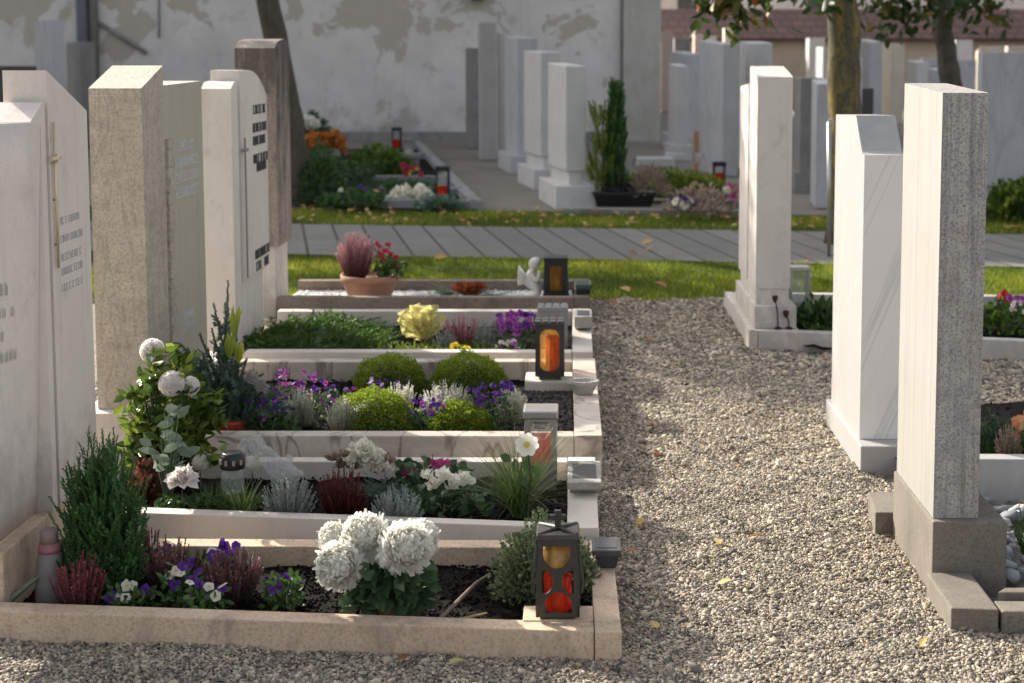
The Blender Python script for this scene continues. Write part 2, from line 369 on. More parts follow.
# ------------------------------------------------------------------ ground
def groundmat():
    m, n, nd, lk, bs = new_mat('gravel bed'); tc = nd.new('ShaderNodeTexCoord').outputs['Object']
    v = nd.new('ShaderNodeTexVoronoi'); v.inputs['Scale'].default_value = 75; lk.new(tc, v.inputs['Vector'])
    col = mixc(nd, lk, ramp(nd, lk, noise(nd, lk, tc, 2.2, 6), .3, .7), (.22, .19, .155), (.135, .12, .105))
    hs = nd.new('ShaderNodeSeparateColor'); lk.new(v.outputs['Color'], hs.inputs[0])
    col = mixc(nd, lk, mul(nd, lk, hs.outputs[0], .5), col, (.36, .32, .27))
    lk.new(col, bs.inputs['Base Color']); bs.inputs['Roughness'].default_value = .9
    bp = nd.new('ShaderNodeBump'); bp.inputs['Strength'].default_value = .9; bp.inputs['Distance'].default_value = .012; bp.invert = True
    lk.new(v.outputs['Distance'], bp.inputs['Height']); lk.new(bp.outputs[0], bs.inputs['Normal']); return m
M_ground = groundmat()
gb = B(); gb.face([(-160, -60, -.012), (160, -60, -.012), (160, 260, -.012), (-160, 260, -.012)])
tag(gb.build('ground', M_ground), kind='structure')

def sheet(name, pts, z, mat):
    b = B(); b.face([(p[0], p[1], z) for p in pts]); return tag(b.build(name, mat), kind='structure')
PD = Vector((1, -.127)); PN = Vector((.127, 1))           # the paved path's direction
def pathpt(t, k): return (t, 11.06 - .127 * t + k)
def pavemat():
    m, n, nd, lk, bs = new_mat('concrete paving'); tc = nd.new('ShaderNodeTexCoord').outputs['Object']
    mp = mapping(nd, lk, tc, (1, 1, 1), (0, 0, -.2))
    br = nd.new('ShaderNodeTexBrick'); br.offset = .0; br.inputs['Scale'].default_value = 1
    br.inputs['Brick Width'].default_value = .26; br.inputs['Row Height'].default_value = 7; br.inputs['Mortar Size'].default_value = .012
    br.inputs['Color1'].default_value = (.235, .225, .205, 1); br.inputs['Color2'].default_value = (.185, .178, .165, 1); br.inputs['Mortar'].default_value = (.075, .075, .055, 1)
    lk.new(mp, br.inputs[0])
    col = mixc(nd, lk, mul(nd, lk, ramp(nd, lk, noise(nd, lk, tc, 3, 7, .7), .4, .7), .5), br.outputs['Color'], (.13, .13, .125))
    lk.new(col, bs.inputs['Base Color']); bs.inputs['Roughness'].default_value = .95; bs.inputs['Specular IOR Level'].default_value = .08; return m
sheet('path', [pathpt(-30, 0), pathpt(30, 0), pathpt(30, 2.05), pathpt(-30, 2.05)], .004, pavemat())
M_turf = plain('turf soil', (.045, .055, .02), .95, 0, .4, 30, .5)
sheet('turf_ground', [(-30, 9.14), (30, 9.14), pathpt(30, -.01), pathpt(-30, -.01)], -.004, M_turf)
sheet('turf_ground_far', [pathpt(-30, 2.06), pathpt(30, 2.06), pathpt(30, 3.5), pathpt(-30, 3.5)], -.004, M_turf)

def grass(name, N, y0f, y1f, x0, x1, hh, ww, seed):
    r = np.random.default_rng(seed); x = x0 + (x1 - x0) * r.random(N); t = r.random(N)
    y = y0f(x) + (y1f(x) - y0f(x)) * t
    dens = np.sin(x * 3.1 + 1) * np.sin(y * 4.3) * .5 + .5
    P = np.stack([x, y, np.full(N, -.005)], 1); D = np.stack([r.normal(0, .45, N), r.normal(0, .45, N), np.ones(N)], 1)
    a = r.random(N) * 6.28; Nn = np.stack([np.cos(a), np.sin(a), np.zeros(N)], 1)
    V = strips(P, D, Nn, hh * (.45 + r.random(N)) * (.6 + .6 * dens), ww, .4 * r.random(N), 2, np.clip(.45 * dens + .55 * r.random(N), 0, 1))
    return tag(Acc().add(*V).build(name, M_blade), kind='stuff')
pth = lambda k: (lambda x: 11.06 - .127 * x + k)
edge = lambda x: 9.2 + .05 * np.sin(x * 9) + .04 * np.sin(x * 23)
tag(grass('grass', 90000, edge, pth(-.02), -3.4, 6.2, .036, .0075, 3), 'short green lawn strip in front of the paved path', 'grass')
tag(grass('grass', 26000, pth(2.07), pth(3.3), -3.6, 8.0, .05, .010, 4), 'narrow lawn strip with leaf litter behind the paved path', 'grass')

# gravel: real pebbles, denser and finer near the camera
def gravel():
    r = np.random.default_rng(7); PP = []; SS = []
    def fill(x0, x1, y0, y1, step, big):
        nx, ny = int((x1 - x0) / step), int((y1 - y0) / step)
        gx, gy = np.meshgrid(np.arange(nx), np.arange(ny)); n = nx * ny
        x = x0 + (gx.ravel() + r.random(n)) * step; y = y0 + (gy.ravel() + r.random(n)) * step
        sz = big * np.exp(r.normal(0, .32, n)) * .5
        PP.append(np.stack([x, y, sz * .25 + r.random(n) * .004 - .008], 1)); SS.append(sz)
    fill(-1.75, 1.35, 3.25, 3.85, .0060, .0080)
    fill(.03, 1.12, 3.85, 5.4, .0060, .0080)
    fill(1.0, 2.2, 4.8, 5.1, .0095, .0125)
    fill(.0, 1.1, 5.4, 7.0, .0072, .0096)
    fill(1.05, 2.9, 6.1, 7.62, .0105, .0136)
    fill(-.0, 1.1, 7.0, 9.28, .0105, .0136)
    fill(-2.2, -1.56, 3.9, 9.1, .021, .026)
    P = np.concatenate(PP); S = np.concatenate(SS)
    P[:, 2] += .006 * np.sin(P[:, 0] * 9 + 2 * np.sin(P[:, 1] * 3)) * np.sin(P[:, 1] * 8 + P[:, 0] * 3) + .004 * np.sin(P[:, 0] * 23 + 3 * np.sin(P[:, 1] * 6)) * np.sin(P[:, 1] * 27)
    k = (r.random(len(P)) < .006); S[k] *= 1.8
    big = np.sin(P[:, 0] * 5 + 1.3 * np.sin(P[:, 1] * 2.2)) * np.sin(P[:, 1] * 3.7 + P[:, 0])
    tone = np.clip(r.random(len(P)) * (.94 + .06 * big), 0, 1)
    return tag(Acc().add(*pebbles(P, S, r, .62, tone)).build('gravel', M_grav, smooth=True), 'loose tan and grey gravel covering the walk between graves', 'gravel', kind='stuff')
gravel()

# ------------------------------------------------------------------ buildings behind
def plaster():
    m, n, nd, lk, bs = new_mat('peeling plaster'); tc = nd.new('ShaderNodeTexCoord').outputs['Object']
    sep = nd.new('ShaderNodeSeparateXYZ'); lk.new(tc, sep.inputs[0])
    col = mixc(nd, lk, ramp(nd, lk, noise(nd, lk, tc, 1.1, 6), .35, .65), (.70, .665, .615), (.58, .55, .51))
    n1 = noise(nd, lk, tc, .8, 8, .62, .4)
    zz = ramp(nd, lk, sep.outputs[2], .9, 2.6)
    ad = nd.new('ShaderNodeMath'); ad.operation = 'MULTIPLY_ADD'; lk.new(zz, ad.inputs[0]); ad.inputs[1].default_value = .15; lk.new(n1, ad.inputs[2])
    pt = ramp(nd, lk, ad.outputs[0], .645, .665)
    col = mixc(nd, lk, pt, col, mixc(nd, lk, noise(nd, lk, tc, 5, 5), (.50, .455, .375), (.42, .38, .315)))
    n2 = noise(nd, lk, tc, 1.7, 8, .7)
    lowz = ramp(nd, lk, sep.outputs[2], .75, .0)
    a2 = nd.new('ShaderNodeMath'); a2.operation = 'MULTIPLY_ADD'; lk.new(lowz, a2.inputs[0]); a2.inputs[1].default_value = .2; lk.new(n2, a2.inputs[2])
    col = mixc(nd, lk, mul(nd, lk, ramp(nd, lk, a2.outputs[0], .56, .7), .6), col, (.26, .24, .22))
    sk = noise(nd, lk, mapping(nd, lk, tc, (7, 7, .7)), 1, 5, .7)
    col = mixc(nd, lk, mul(nd, lk, ramp(nd, lk, sk, .55, .8), .35), col, (.33, .33, .33))
    lk.new(col, bs.inputs['Base Color']); bs.inputs['Roughness'].default_value = .95
    bp = nd.new('ShaderNodeBump'); bp.inputs['Strength'].default_value = .4; bp.inputs['Distance'].default_value = .02
    lk.new(pt, bp.inputs['Height']); bp.invert = True; lk.new(bp.outputs[0], bs.inputs['Normal']); return m
WY = 27.0
t = thing('plastered_building', 'tall building with white peeling plaster wall behind the far graves', 'building', (-14, WY, 0))
M_pl = plaster()
B().box(-42, 1.5, WY, WY + 16, -.05, 11.65).build('wall', M_pl, t)
B().box(.86, 1.53, WY - .12, WY - .003, -.04, 11.65, .01).build('pilaster', stone('bare lime plaster', (.50, .48, .43), (.40, .38, .33), None, 1.2, 20, .3, None, .95, .2, (.30, .27, .21), dirtamt=.6), t)
b = B(); b.prism([(-42.5, WY - .5), (2, WY - .5), (2, WY + 16.5), (-42.5, WY + 16.5)], 11.65, 11.85); b.build('eaves', M_bgg, t)
pipe = B().tube([(.86, WY - .06, 0), (.86, WY - .06, 11.5)], .045, 10).build('downpipe', M_lead, t)
xp = A(85, 40, WY).x
dp = B().tube([(xp, WY - .12, .02), (xp, WY - .12, 11.5)], .105, 12).build('downpipe', plain('zinc pipe', (.30, .33, .35), .5, .4, .2, 5), t)
B().tube([(xp + .2, WY - .1, .02), (xp + .2, WY - .1, 11.5)], .075, 12).build('downpipe', M_bgg, t)
B().tube([A(98, 22, WY - .06), A(147, 53, WY - .06)], .04, 8).build('pipe_stub', M_bgg, t)
B().tube([A(159, -30, WY - .03), A(159, 38, WY - .03)], .016, 8).build('cable', M_bgg, t)
ln = A(477, -6, WY - .15); B().box(ln.x - .12, ln.x + .12, WY - .3, WY - .002, ln.z - .1, ln.z + .18, .02).build('wall_lamp', M_black, t)
b = B(); b.box(-42, .85, WY - .05, WY - .003, -.04, .16); b.build('plinth', M_bgg, t)

t = thing('tiled_wall', 'low beige boundary wall with brown tiled coping far behind', 'wall', (10, 46, 0))
B().box(1.0, 40, 46, 46.4, -.05, Z(40, 46)).build('wall', stone('beige render', (.50, .42, .33), (.42, .35, .27), None, 1, 20, .3, None, .95, .1, (.3, .25, .2)), t)
def tiles():
    m, n, nd, lk, bs = new_mat('old roof tiles'); tc = nd.new('ShaderNodeTexCoord').outputs['Object']
    br = nd.new('ShaderNodeTexBrick'); br.inputs['Scale'].default_value = 1; br.inputs['Brick Width'].default_value = .35; br.inputs['Row Height'].default_value = .22; br.inputs['Mortar Size'].default_value = .03
    br.inputs['Color1'].default_value = (.125, .062, .055, 1); br.inputs['Color2'].default_value = (.085, .045, .042, 1); br.inputs['Mortar'].default_value = (.05, .035, .03, 1)
    lk.new(mapping(nd, lk, tc, (1, 1, 1), (math.radians(90), 0, 0)), br.inputs[0]); lk.new(br.outputs[0], bs.inputs['Base Color']); bs.inputs['Roughness'].default_value = .9; return m
z0, z1 = Z(40, 46), Z(9, 47)
b = B(); b.prism([(.9, 45.6), (40, 45.6), (40, 47), (.9, 47)], z0 - .05, [z0 + .06, z0 + .06, z1, z1]); b.build('tile_coping', tiles(), t)
t = thing('pale_house', 'pale rendered house beyond the tiled boundary wall', 'building', (14, 62, 0))
B().box(.5, 42, 62, 72, -.05, 8.5).build('wall', stone('rose render', (.62, .56, .52), (.56, .50, .47), None, .5, 10, .2, None, .95, .05), t)
for xx in (4.2, 9.5, 14.8): B().box(xx, xx + 1.1, 61.94, 61.998, 3.3, 5.0).build('window', M_bgd, t)
B().prism([(0, 61.5), (42.5, 61.5), (42.5, 72.5), (0, 72.5)], 8.5, [8.6, 8.6, 11, 11]).build('roof', M_bgp, t)

# ------------------------------------------------------------------ trees
def tree(name, label, path, rad, crown_c, crown_r, n, mat, bark, seed, limbs=7, low=None):
    r = np.random.default_rng(seed); t = thing(name, label, 'tree', path[0])
    pp = []; rr = []
    for i in range(len(path) - 1):
        for k in range(6):
            f = k / 6; p = Vector(path[i]).lerp(Vector(path[i + 1]), f) + Vector((r.normal(0, .008), r.normal(0, .008), 0))
            pp.append(p); rr.append((rad[i] + (rad[i + 1] - rad[i]) * f) * (1 + r.normal(0, .03)))
    pp.append(Vector(path[-1])); rr.append(rad[-1])
    rr[0] *= 1.25; pp[0] = pp[0] - Vector((0, 0, .05))
    b = B(); b.tube(pp, rr, 14)
    cc = np.array(crown_c); cr = np.array(crown_r); tips = []
    for k in range(limbs):
        d = rdir(1, r)[0]; d[2] = abs(d[2]) * .6 - .1; tip = cc + d * cr * .8; st = Vector(path[-1]).lerp(Vector(path[-2]), r.random() * .5)
        mid = (st + Vector(tip)) / 2 + Vector((0, 0, .25)); b.tube([st, mid, Vector(tip)], [rad[-1] * .6, rad[-1] * .35, .012], 6); tips.append(tip)
    b.build('trunk', bark, t)
    a = Acc(); ncl = 46; cl = cc + rdir(ncl, r) * cr * (r.random((ncl, 1)) ** .4)
    if low is not None: cl = np.concatenate([cl, np.array(low)]); ncl = len(cl)
    idx = r.integers(0, ncl, n); sc = .17 * cr.mean() ** .6
    if low is not None:
        nl = 26 * len(low); idx[:nl] = r.integers(ncl - len(low), ncl, nl); idx[nl:] = r.integers(0, 46, n - nl)
    P = cl[idx] + r.normal(size=(n, 3)) * sc * np.where(idx >= 46, .42, 1.)[:, None]; D = rdir(n, r); D[:, 2] -= .5
    ctone = np.clip(r.normal(.4, .22, ncl), 0, 1)
    a.add(*broad(P, D, .10 + .06 * r.random(n), .062, r, np.clip(ctone[idx] + r.normal(0, .15, n), 0, 1)))
    a.build('crown', mat, t); return t
M_tl = leafm('autumn tree leaves', [(0, (.028, .058, .012)), (.55, (.055, .085, .018)), (.72, (.13, .12, .02)), (1, (.46, .14, .03))], .4)
p0 = Gz(302, 205); p1 = A(259, -40, p0.y - .2)
tree('leaning_tree', 'smooth leaning tree trunk left of the far flower graves', [p0, A(288, 105, p0.y), p1, A(225, -300, p0.y - .5)], [.15, .125, .115, .085], (-5.2, 14.6, 4.85), (1.7, 1.3, 2.2), 7500, M_tl, M_bark2, 21)
p0 = Gz(846, 243)
def lowpts(uv, y): return [A(u, v, y)[:] for u, v in uv]
tree('lichened_tree', 'straight tree trunk with yellow lichen behind the white marble headstone', [p0, A(846, 110, p0.y), A(841, 0, p0.y), A(836, -330, p0.y)], [.155, .135, .125, .09], (1.9, p0.y + .2, 4.4), (1.9, 1.7, 1.5), 3000, M_tl, M_bark, 22,
     low=lowpts([(703, -8), (716, 0), (735, 2), (742, 10), (752, -2), (722, -12), (790, -8), (832, -6)], p0.y - .4))
p0 = Gz(958, 200)
tree('thin_tree', 'thin curved tree trunk with low leafy branches, right of the lichened trunk', [p0, A(955, 100, p0.y), A(944, 40, p0.y), A(941, -20, p0.y), A(945, -260, p0.y)], [.13, .11, .105, .10, .07], (4.3, p0.y, 4.6), (2.2, 1.8, 1.4), 2600, M_tl, M_bark2, 23,
     low=lowpts([(880, 4), (893, 10), (905, 8), (898, 22), (915, 5), (975, 6), (985, -2), (870, -4), (925, -6), (962, -2), (990, 10), (930, 8)], p0.y - .5))
# ------------------------------------------------------------------ headstones and grave borders near the camera
def xprism(b, prof, x0, x1, bev=0, lean=0):               # profile of (y, z) points pushed along x
    lo = [b.bm.verts.new((x0, y, z)) for y, z in prof]; hi = [b.bm.verts.new((x1, y, z)) for y, z in prof]
    n = len(prof); fs = [b.bm.faces.new(lo), b.bm.faces.new(hi[::-1])]
    for i in range(n):
        j = (i + 1) % n; fs.append(b.bm.faces.new((lo[j], lo[i], hi[i], hi[j])))
    if bev:
        es = {e for f in fs for e in f.edges if e.calc_face_angle(3) > .6}
        bmesh.ops.bevel(b.bm, geom=list(es), offset=bev, segments=2, profile=.6, affect='EDGES', clamp_overlap=True)
    return b
def marks(name, mat, parent, x, y0, y1, lines, hgt, seed, off=.0012, slope=0):   # rows of worn, unreadable carved letters on a +x face
    r = np.random.default_rng(seed)
    for z, f0, f1 in lines:
        b = B(); y = y0 + (y1 - y0) * f0; ye = y0 + (y1 - y0) * f1; st = hgt * .13
        while y < ye:
            wd = hgt * (.45 + .25 * r.random()); k = r.integers(0, 5)
            segs = [(0, 0, st, hgt)]
            if k in (0, 1, 3): segs.append((wd - st, 0, wd, hgt))
            if k in (0, 2, 4): segs.append((st, hgt - st, wd, hgt))
            if k in (1, 2): segs.append((st, hgt * .45, wd - st, hgt * .45 + st))
            if k in (2, 4, 3): segs.append((st, 0, wd, st))
            for a0, c0, a1, c1 in segs:
                b.box(x, x + off, y + a0, y + a1, z + c0, z + c1)
            y += wd + hgt * .3
            if r.random() < .16: y += hgt * .4
        b.build('carved_line', mat, parent)

# --- L1: pale rose stone with the twisted inscribed front and the tall rear slab
LX = -1.518
t = thing('headstone', 'pale rose headstone at the left edge with slanted carved lettering and a brass cross', 'headstone', (-1.7, 4.1, .19), 'headstones along the left grave row')
tb = t
B().prism([(-1.95, 3.872), (LX, 3.872), (LX, 4.70), (-1.95, 4.70)], -.03, .188, bev=.006).build('base', M_beige, tb)
b = B(); bm = b.bm; N1 = 14
TL, TR, BL_, BR_ = Vector((-1.95, 4.16, 1.318)), Vector((-1.512, 4.16, 1.318)), Vector((-1.56, 3.45, .189)), Vector((-1.557, 4.24, .189))
TL = Vector((-1.78, 3.62, 1.318)) * .25 + TL * .75
grid = [[bm.verts.new((TL.lerp(TR, i / N1)).lerp(BL_.lerp(BR_, i / N1), (k / N1) ** .8)) for i in range(N1 + 1)] for k in range(N1 + 1)]
for k in range(N1):
    for i in range(N1):
        f = bm.faces.new((grid[k][i], grid[k + 1][i], grid[k + 1][i + 1], grid[k][i + 1])); f.smooth = True
bk_ = [[bm.verts.new((g.co.x, 4.242, g.co.z)) for g in row] for row in grid]
rim = lambda G: [G[0][i] for i in range(N1 + 1)] + [G[k][N1] for k in range(1, N1 + 1)] + [G[N1][i] for i in range(N1 - 1, -1, -1)] + [G[k][0] for k in range(N1 - 1, 0, -1)]
fr, br_ = rim(grid), rim(bk_)
for i in range(len(fr)):
    j = (i + 1) % len(fr)
    bm.faces.new((fr[i], fr[j], br_[j], br_[i]))
for k in range(N1):
    for i in range(N1): bm.faces.new((bk_[k][i], bk_[k][i + 1], bk_[k + 1][i + 1], bk_[k + 1][i]))
#bk = [[bm.verts.new((-1.96, y, z)) for y, z in ((3.45, .189), (4.245, .189))], [bm.verts.new((-1.96, y, z)) for y, z in ((4.02, 1.318), (4.245, 1.318))]]
b.build('carved_front', M_pink, t)
b = B(); b.box(-1.66, -1.512, 4.243, 4.262, .189, 1.315); b.build('front_slab', M_pink, t)
b = B(); xprism(b, [(4.163, 1.31), (4.262, 1.31), (4.262, 1.372), (4.163, 1.32)], -1.70, -1.511, .002); b.build('front_slab_top', M_pink, t)
b = B(); xprism(b, [(4.265, .189), (4.285, .189), (4.285, 1.37), (4.265, 1.37)], -1.63, -1.513); b.build('front_slab', M_pink, t)
b = B(); xprism(b, [(4.297, .189), (4.64, .189), (4.64, 1.335), (4.297, 1.462)], -1.635, -1.509, .003); b.build('rear_slab', M_pink, t)
b = B(); b.box(-1.62, -1.525, 4.283, 4.30, .19, 1.36); b.build('joint', M_wthr, t)
zc = Z(159, 4.31)
cr = B(); cr.tube([(-1.500, 4.318, Z(268, 4.318)), (-1.500, 4.318, Z(122, 4.318))], .0042, 8); cr.tube([(-1.500, 4.285, zc), (-1.500, 4.36, zc + .004)], .007, 8); cr.tube([(-1.505, 4.318, zc - .012), (-1.488, 4.318, zc + .012)], .008, 8)
cr = cr.build('brass_cross', M_brass, t)
for zz in (Z(200, 4.31), Z(245, 4.31)):
    B().tube([(-1.515, 4.318, zz), (-1.497, 4.318, zz)], .004, 6).build('pin', M_lead, cr)
# lettering follows the twisted face
r_ = np.random.default_rng(3)
for kk, i0, i1 in ((.34, .42, .80), (.395, .40, .84), (.455, .45, .78), (.51, .43, .86)):
    i = i0; b = B()
    while i < i1:
        def P_(a, c): return (TL.lerp(TR, a)).lerp(BL_.lerp(BR_, a), c ** .8) + Vector((.0025, -.0025, .001))
        for j in range(3):
            a = i + j * .008 + .003 * r_.random(); hgt = .020 + .012 * r_.random()
            b.face([P_(a, kk), P_(a + .0028, kk), P_(a + .0055, kk - hgt), P_(a + .0027, kk - hgt)])
        i += .034 + (.03 if r_.random() < .2 else 0)
    b.build('carved_line', M_grey_in, t)
marks('lettering', M_rosein, t, -1.509, 4.34, 4.62, [(Z(v, 4.45), .1, .75) for v in (222, 240, 258, 272, 288)], .022, 5)

# --- L2: brown gneiss headstone
t = thing('headstone', 'brown gneiss headstone with a sunlit slanted top and smooth green rear half', 'headstone', (-1.65, 5.8, .2), 'headstones along the left grave row')
X2 = -1.558
b = B(); xprism(b, [(5.4, .215), (5.69, .215), (5.69, 1.468), (5.4, 1.388)], X2 - .19, X2, .004); b.build('front_slab', M_gneis, t)
b = B(); xprism(b, [(5.693, .215), (6.32, .215), (6.32, 1.40), (5.693, 1.392)], X2 - .18, X2 - .012, .004); b.build('rear_slab', M_gneis2, t)
b = B()
r_ = np.random.default_rng(8)
for i in range(26):
    z = .25 + i * .036; b.box(X2 - .02, X2 + .002 + .006 * r_.random(), 5.72 + .012 * r_.random(), 5.78 + .03 * r_.random(), z, z + .034 + .006 * r_.random(), .003)
b.build('rough_band', M_gneis, t)
marks('lettering', M_pale_in, t, X2 - .0115, 5.85, 6.28, [(Z(150, 6.0), .2, .65), (Z(166, 6.0), .04, .85), (Z(181, 6.0), .04, .8), (Z(196, 6.0), .04, .8)], .036, 6, .003)
marks('lettering', M_pale_in, t, X2 - .0115, 5.85, 6.28, [(Z(318, 6.0), .2, .6), (Z(328, 6.0), .2, .55)], .024, 7, .003)
tb = t
B().box(-1.80, -1.525, 5.34, 6.5, -.02, .214, .005).build('base', M_white, tb)

# --- L3: white stone with rounded rear slab
t = thing('headstone', 'white headstone with rounded top and dark lettering, beside the brown gneiss headstone', 'headstone', (-1.67, 7.4, 0), 'headstones along the left grave row')
X3 = -1.603
b = B(); xprism(b, [(7.0, -.02), (7.14, -.02), (7.14, 1.385), (7.07, 1.383), (7.0, 1.352)], X3 - .14, X3, .005); b.build('front_slab', M_L3, t)
b = B(); b.box(X3 - .12, X3 - .03, 7.14, 7.17, .0, 1.37); b.build('joint', M_wthr, t)
arc = [(7.17 + .62 * i / 12, 1.30 + .137 * (1 - max(0, (i - 3) / 9) ** 2.4)) for i in range(13)]
b = B(); xprism(b, [(7.17, .42), (7.79, .42)] + arc[::-1], X3 - .135, X3 + .004, .006); b.build('rear_slab', M_L3, t)
b = B(); b.box(X3 - .12, X3 - .028, 7.17, 7.76, -.02, .42); b.build('foot', M_L3, t)
marks('lettering', M_dark_in, t, X3 + .0045, 7.42, 7.78, [(Z(114, 7.5), .1, .95), (Z(132, 7.5), .05, .9), (Z(145, 7.5), .05, .9), (Z(163, 7.5), .05, .95), (Z(172, 7.5), .25, .9)], .045, 9, .004)
marks('lettering', M_dark_in, t, X3 + .0045, 7.42, 7.78, [(Z(258, 7.5), .05, .95), (Z(270, 7.5), .1, .35), (Z(270, 7.5), .65, .95)], .045, 10, .004)
cr = B(); zc = Z(150, 7.2); cr.tube([(X3 + .02, 7.19, zc - .62), (X3 + .02, 7.19, zc + .06)], .005, 6); cr.tube([(X3 + .02, 7.15, zc), (X3 + .02, 7.24, zc)], .008, 6); cr.build('metal_cross', M_lead, t)

# --- L4: stained red stone
t = thing('headstone', 'tall stained reddish headstone with a rough dark top, last of the left row', 'headstone', (-1.8, 8.7, 0), 'headstones along the left grave row')
b = B(); xprism(b, [(8.5, .42), (8.92, .42), (8.92, 1.60), (8.78, 1.605), (8.6, 1.59), (8.5, 1.55)], -1.92, -1.695, .008); b.build('stone', M_L4, t)
b = B(); b.box(-1.90, -1.72, 8.53, 8.90, -.02, .42); b.build('foot', M_R3, t)
b = B(); b.box(-1.71, -1.688, 8.56, 8.62, .45, 1.56, .004); b.box(-1.71, -1.690, 8.72, 8.90, .45, 1.58, .004); b.build('ribs', M_L4, t)

# --- grave borders on the left
def border(label, FL, FR, BR, BL, w, tf, z, mat, mats=None, zback=None):
    t = thing('grave_border', label, 'grave border', ((FL[0] + FR[0]) / 2, (FR[1] + BR[1]) / 2, 0), 'stone borders of the left graves')
    g = .0025
    B().prism([FL, (FR[0] - w - g, FR[1] + (FL[1] - FR[1]) * w / (FR[0] - FL[0])), (FR[0] - w - g, FR[1] + tf), (FL[0], FL[1] + tf)], -.03, z, bev=.004).build('front_kerb', mat, t)
    B().prism([(FR[0] - w, FR[1]), FR, BR, (BR[0] - w, BR[1])], -.03, z + .002, bev=.004).build('side_kerb', mat, t)
    if BL: B().prism([(BL[0], BL[1] - tf), (BR[0] - w - g, BR[1] - tf), (BR[0] - w - g, BR[1]), BL], -.03, z if zback is None else zback, bev=.004).build('back_kerb', mats or mat, t)
    return t
border('beige sandstone border of the front grave with white chrysanthemums', (-1.95, 3.81), (.117, 3.624), (.108, 4.345), (-1.51, 4.365), .067, .07, .07, M_beige)
border('smooth pale border of the second grave with the ornamental grass', (-1.50, 4.535), (.071, 4.362), (.071, 5.16), (-1.50, 5.17), .095, .06, .10, M_white)
border('veined marble border of the grave with four round box shrubs', (-1.52, 5.31), (.098, 5.30), (.09, 6.70), (-1.52, 6.70), .10, .075, .14, M_marb)
border('beige border of the fourth grave with the green juniper carpet', (-1.58, 6.85), (.082, 6.84), (.082, 8.04), (-1.6, 8.04), .095, .075, .14, M_white)
border('dark weathered border of the rear grave with white gravel and terracotta bowl', (-1.70, 8.47), (.086, 8.46), (.086, 9.17), (-1.7, 9.17), .09, .07, .135, M_wthr)

# --- right side
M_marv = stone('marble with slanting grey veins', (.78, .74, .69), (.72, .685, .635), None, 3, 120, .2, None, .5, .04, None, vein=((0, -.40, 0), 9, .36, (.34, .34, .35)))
nd_ = M_marv.node_tree.nodes
for n_ in list(nd_):
    if n_.type == 'MAPPING':
        n_.inputs['Scale'].default_value = (1, 1, 1); m2 = nd_.new('ShaderNodeMapping'); m2.inputs['Scale'].default_value = (1.5, .3, .04)
        to = n_.outputs[0].links[0].to_socket; M_marv.node_tree.links.new(n_.outputs[0], m2.inputs[0]); M_marv.node_tree.links.new(m2.outputs[0], to)
    if n_.type == 'TEX_NOISE' and abs(n_.inputs['Distortion'].default_value - .7) < .01: n_.inputs['Detail'].default_value = 4; n_.inputs['Distortion'].default_value = .4
t = thing('headstone', 'hewn grey granite headstone at the right, its left face bright in the sun', 'headstone', (1.08, 4.36, .2), 'headstones along the right of the walk')
b = B(); xprism(b, [(4.128, .205), (4.607, .205), (4.607, 1.420), (4.128, 1.402)], 1.010, 1.137, .003); st = b.build('stone', M_gran, t)
M_sawn = stone('sawn granite face toned for sun', (.315, .30, .275), (.28, .265, .24), (.235, .22, .20), 3, 170, .3, ((5, 40, 1.0), .75, (.20, .185, .16)), .8, .15, (.34, .31, .26), dirtamt=.3)  # colour darkened to offset the sun on this lit side
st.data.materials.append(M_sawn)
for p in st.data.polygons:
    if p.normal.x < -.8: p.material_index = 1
tb = t
b = B(); b.prism([(1.003, 4.10), (1.211, 4.09), (1.211, 4.62), (1.003, 4.62)], -.03, .204, bev=.006); b.build('base', M_granb, tb)
tb = thing('kerb_stone', 'flat dark granite kerb slab at the foot of the granite block', 'kerb', (1.0, 4.3, 0))
b = B(); b.prism([(.985, 3.81), (1.108, 3.80), (1.108, 4.085), (.985, 4.085)], -.03, .063, bev=.006); b.build('slab', M_granb, tb)
tb = thing('kerb_stone', 'dark granite slab end poking out behind the granite block', 'kerb', (1.08, 4.75, 0))
b = B(); b.prism([(.950, 4.63), (1.2, 4.63), (1.2, 4.86), (.972, 4.86)], -.03, .066, bev=.004); b.build('slab', M_granb, tb)
tb = thing('kerb_stone', 'short dark granite kerb running out of frame at the bottom right corner', 'kerb', (1.3, 3.84, 0))
b = B(); b.prism([(1.116, 3.80), (1.9, 3.79), (1.9, 3.87), (1.116, 3.88)], -.03, .058, bev=.006); b.build('slab', M_granb, tb)
b = B(); b.prism([(1.13, 3.895), (1.9, 3.89), (1.9, 3.97), (1.16, 3.93)], -.02, .075, bev=.004); b.build('edging', M_granb, tb)

t = thing('headstone', 'white marble headstone with grey veins and a hollowed front shoulder', 'headstone', (1.12, 5.7, 0), 'headstones along the right of the walk')
cove = [(5.43, 1.146), (5.462, 1.149), (5.478, 1.156), (5.49, 1.167), (5.52, 1.196), (5.56, 1.235), (5.605, 1.283), (6.04, 1.27)]
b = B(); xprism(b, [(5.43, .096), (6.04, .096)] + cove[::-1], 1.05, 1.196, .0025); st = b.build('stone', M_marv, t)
st.data.materials.append(M_marw)  # unveined copy, darker to offset the sun on the lit faces
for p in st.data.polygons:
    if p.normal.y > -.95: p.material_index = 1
B().box(1.036, 1.24, 5.33, 6.09, -.03, .095, .005).build('base', M_marw, t)
def rborder(label, pts, mat): 
    t = thing('grave_border', label, 'grave border', (pts[0][0][0], pts[0][0][1], 0), 'stone borders right of the walk')
    for nm, plan, z in [(p[1], p[2], p[3]) for p in pts]: B().prism(plan, -.03, z, bev=.004).build(nm, mat, t)
    return t
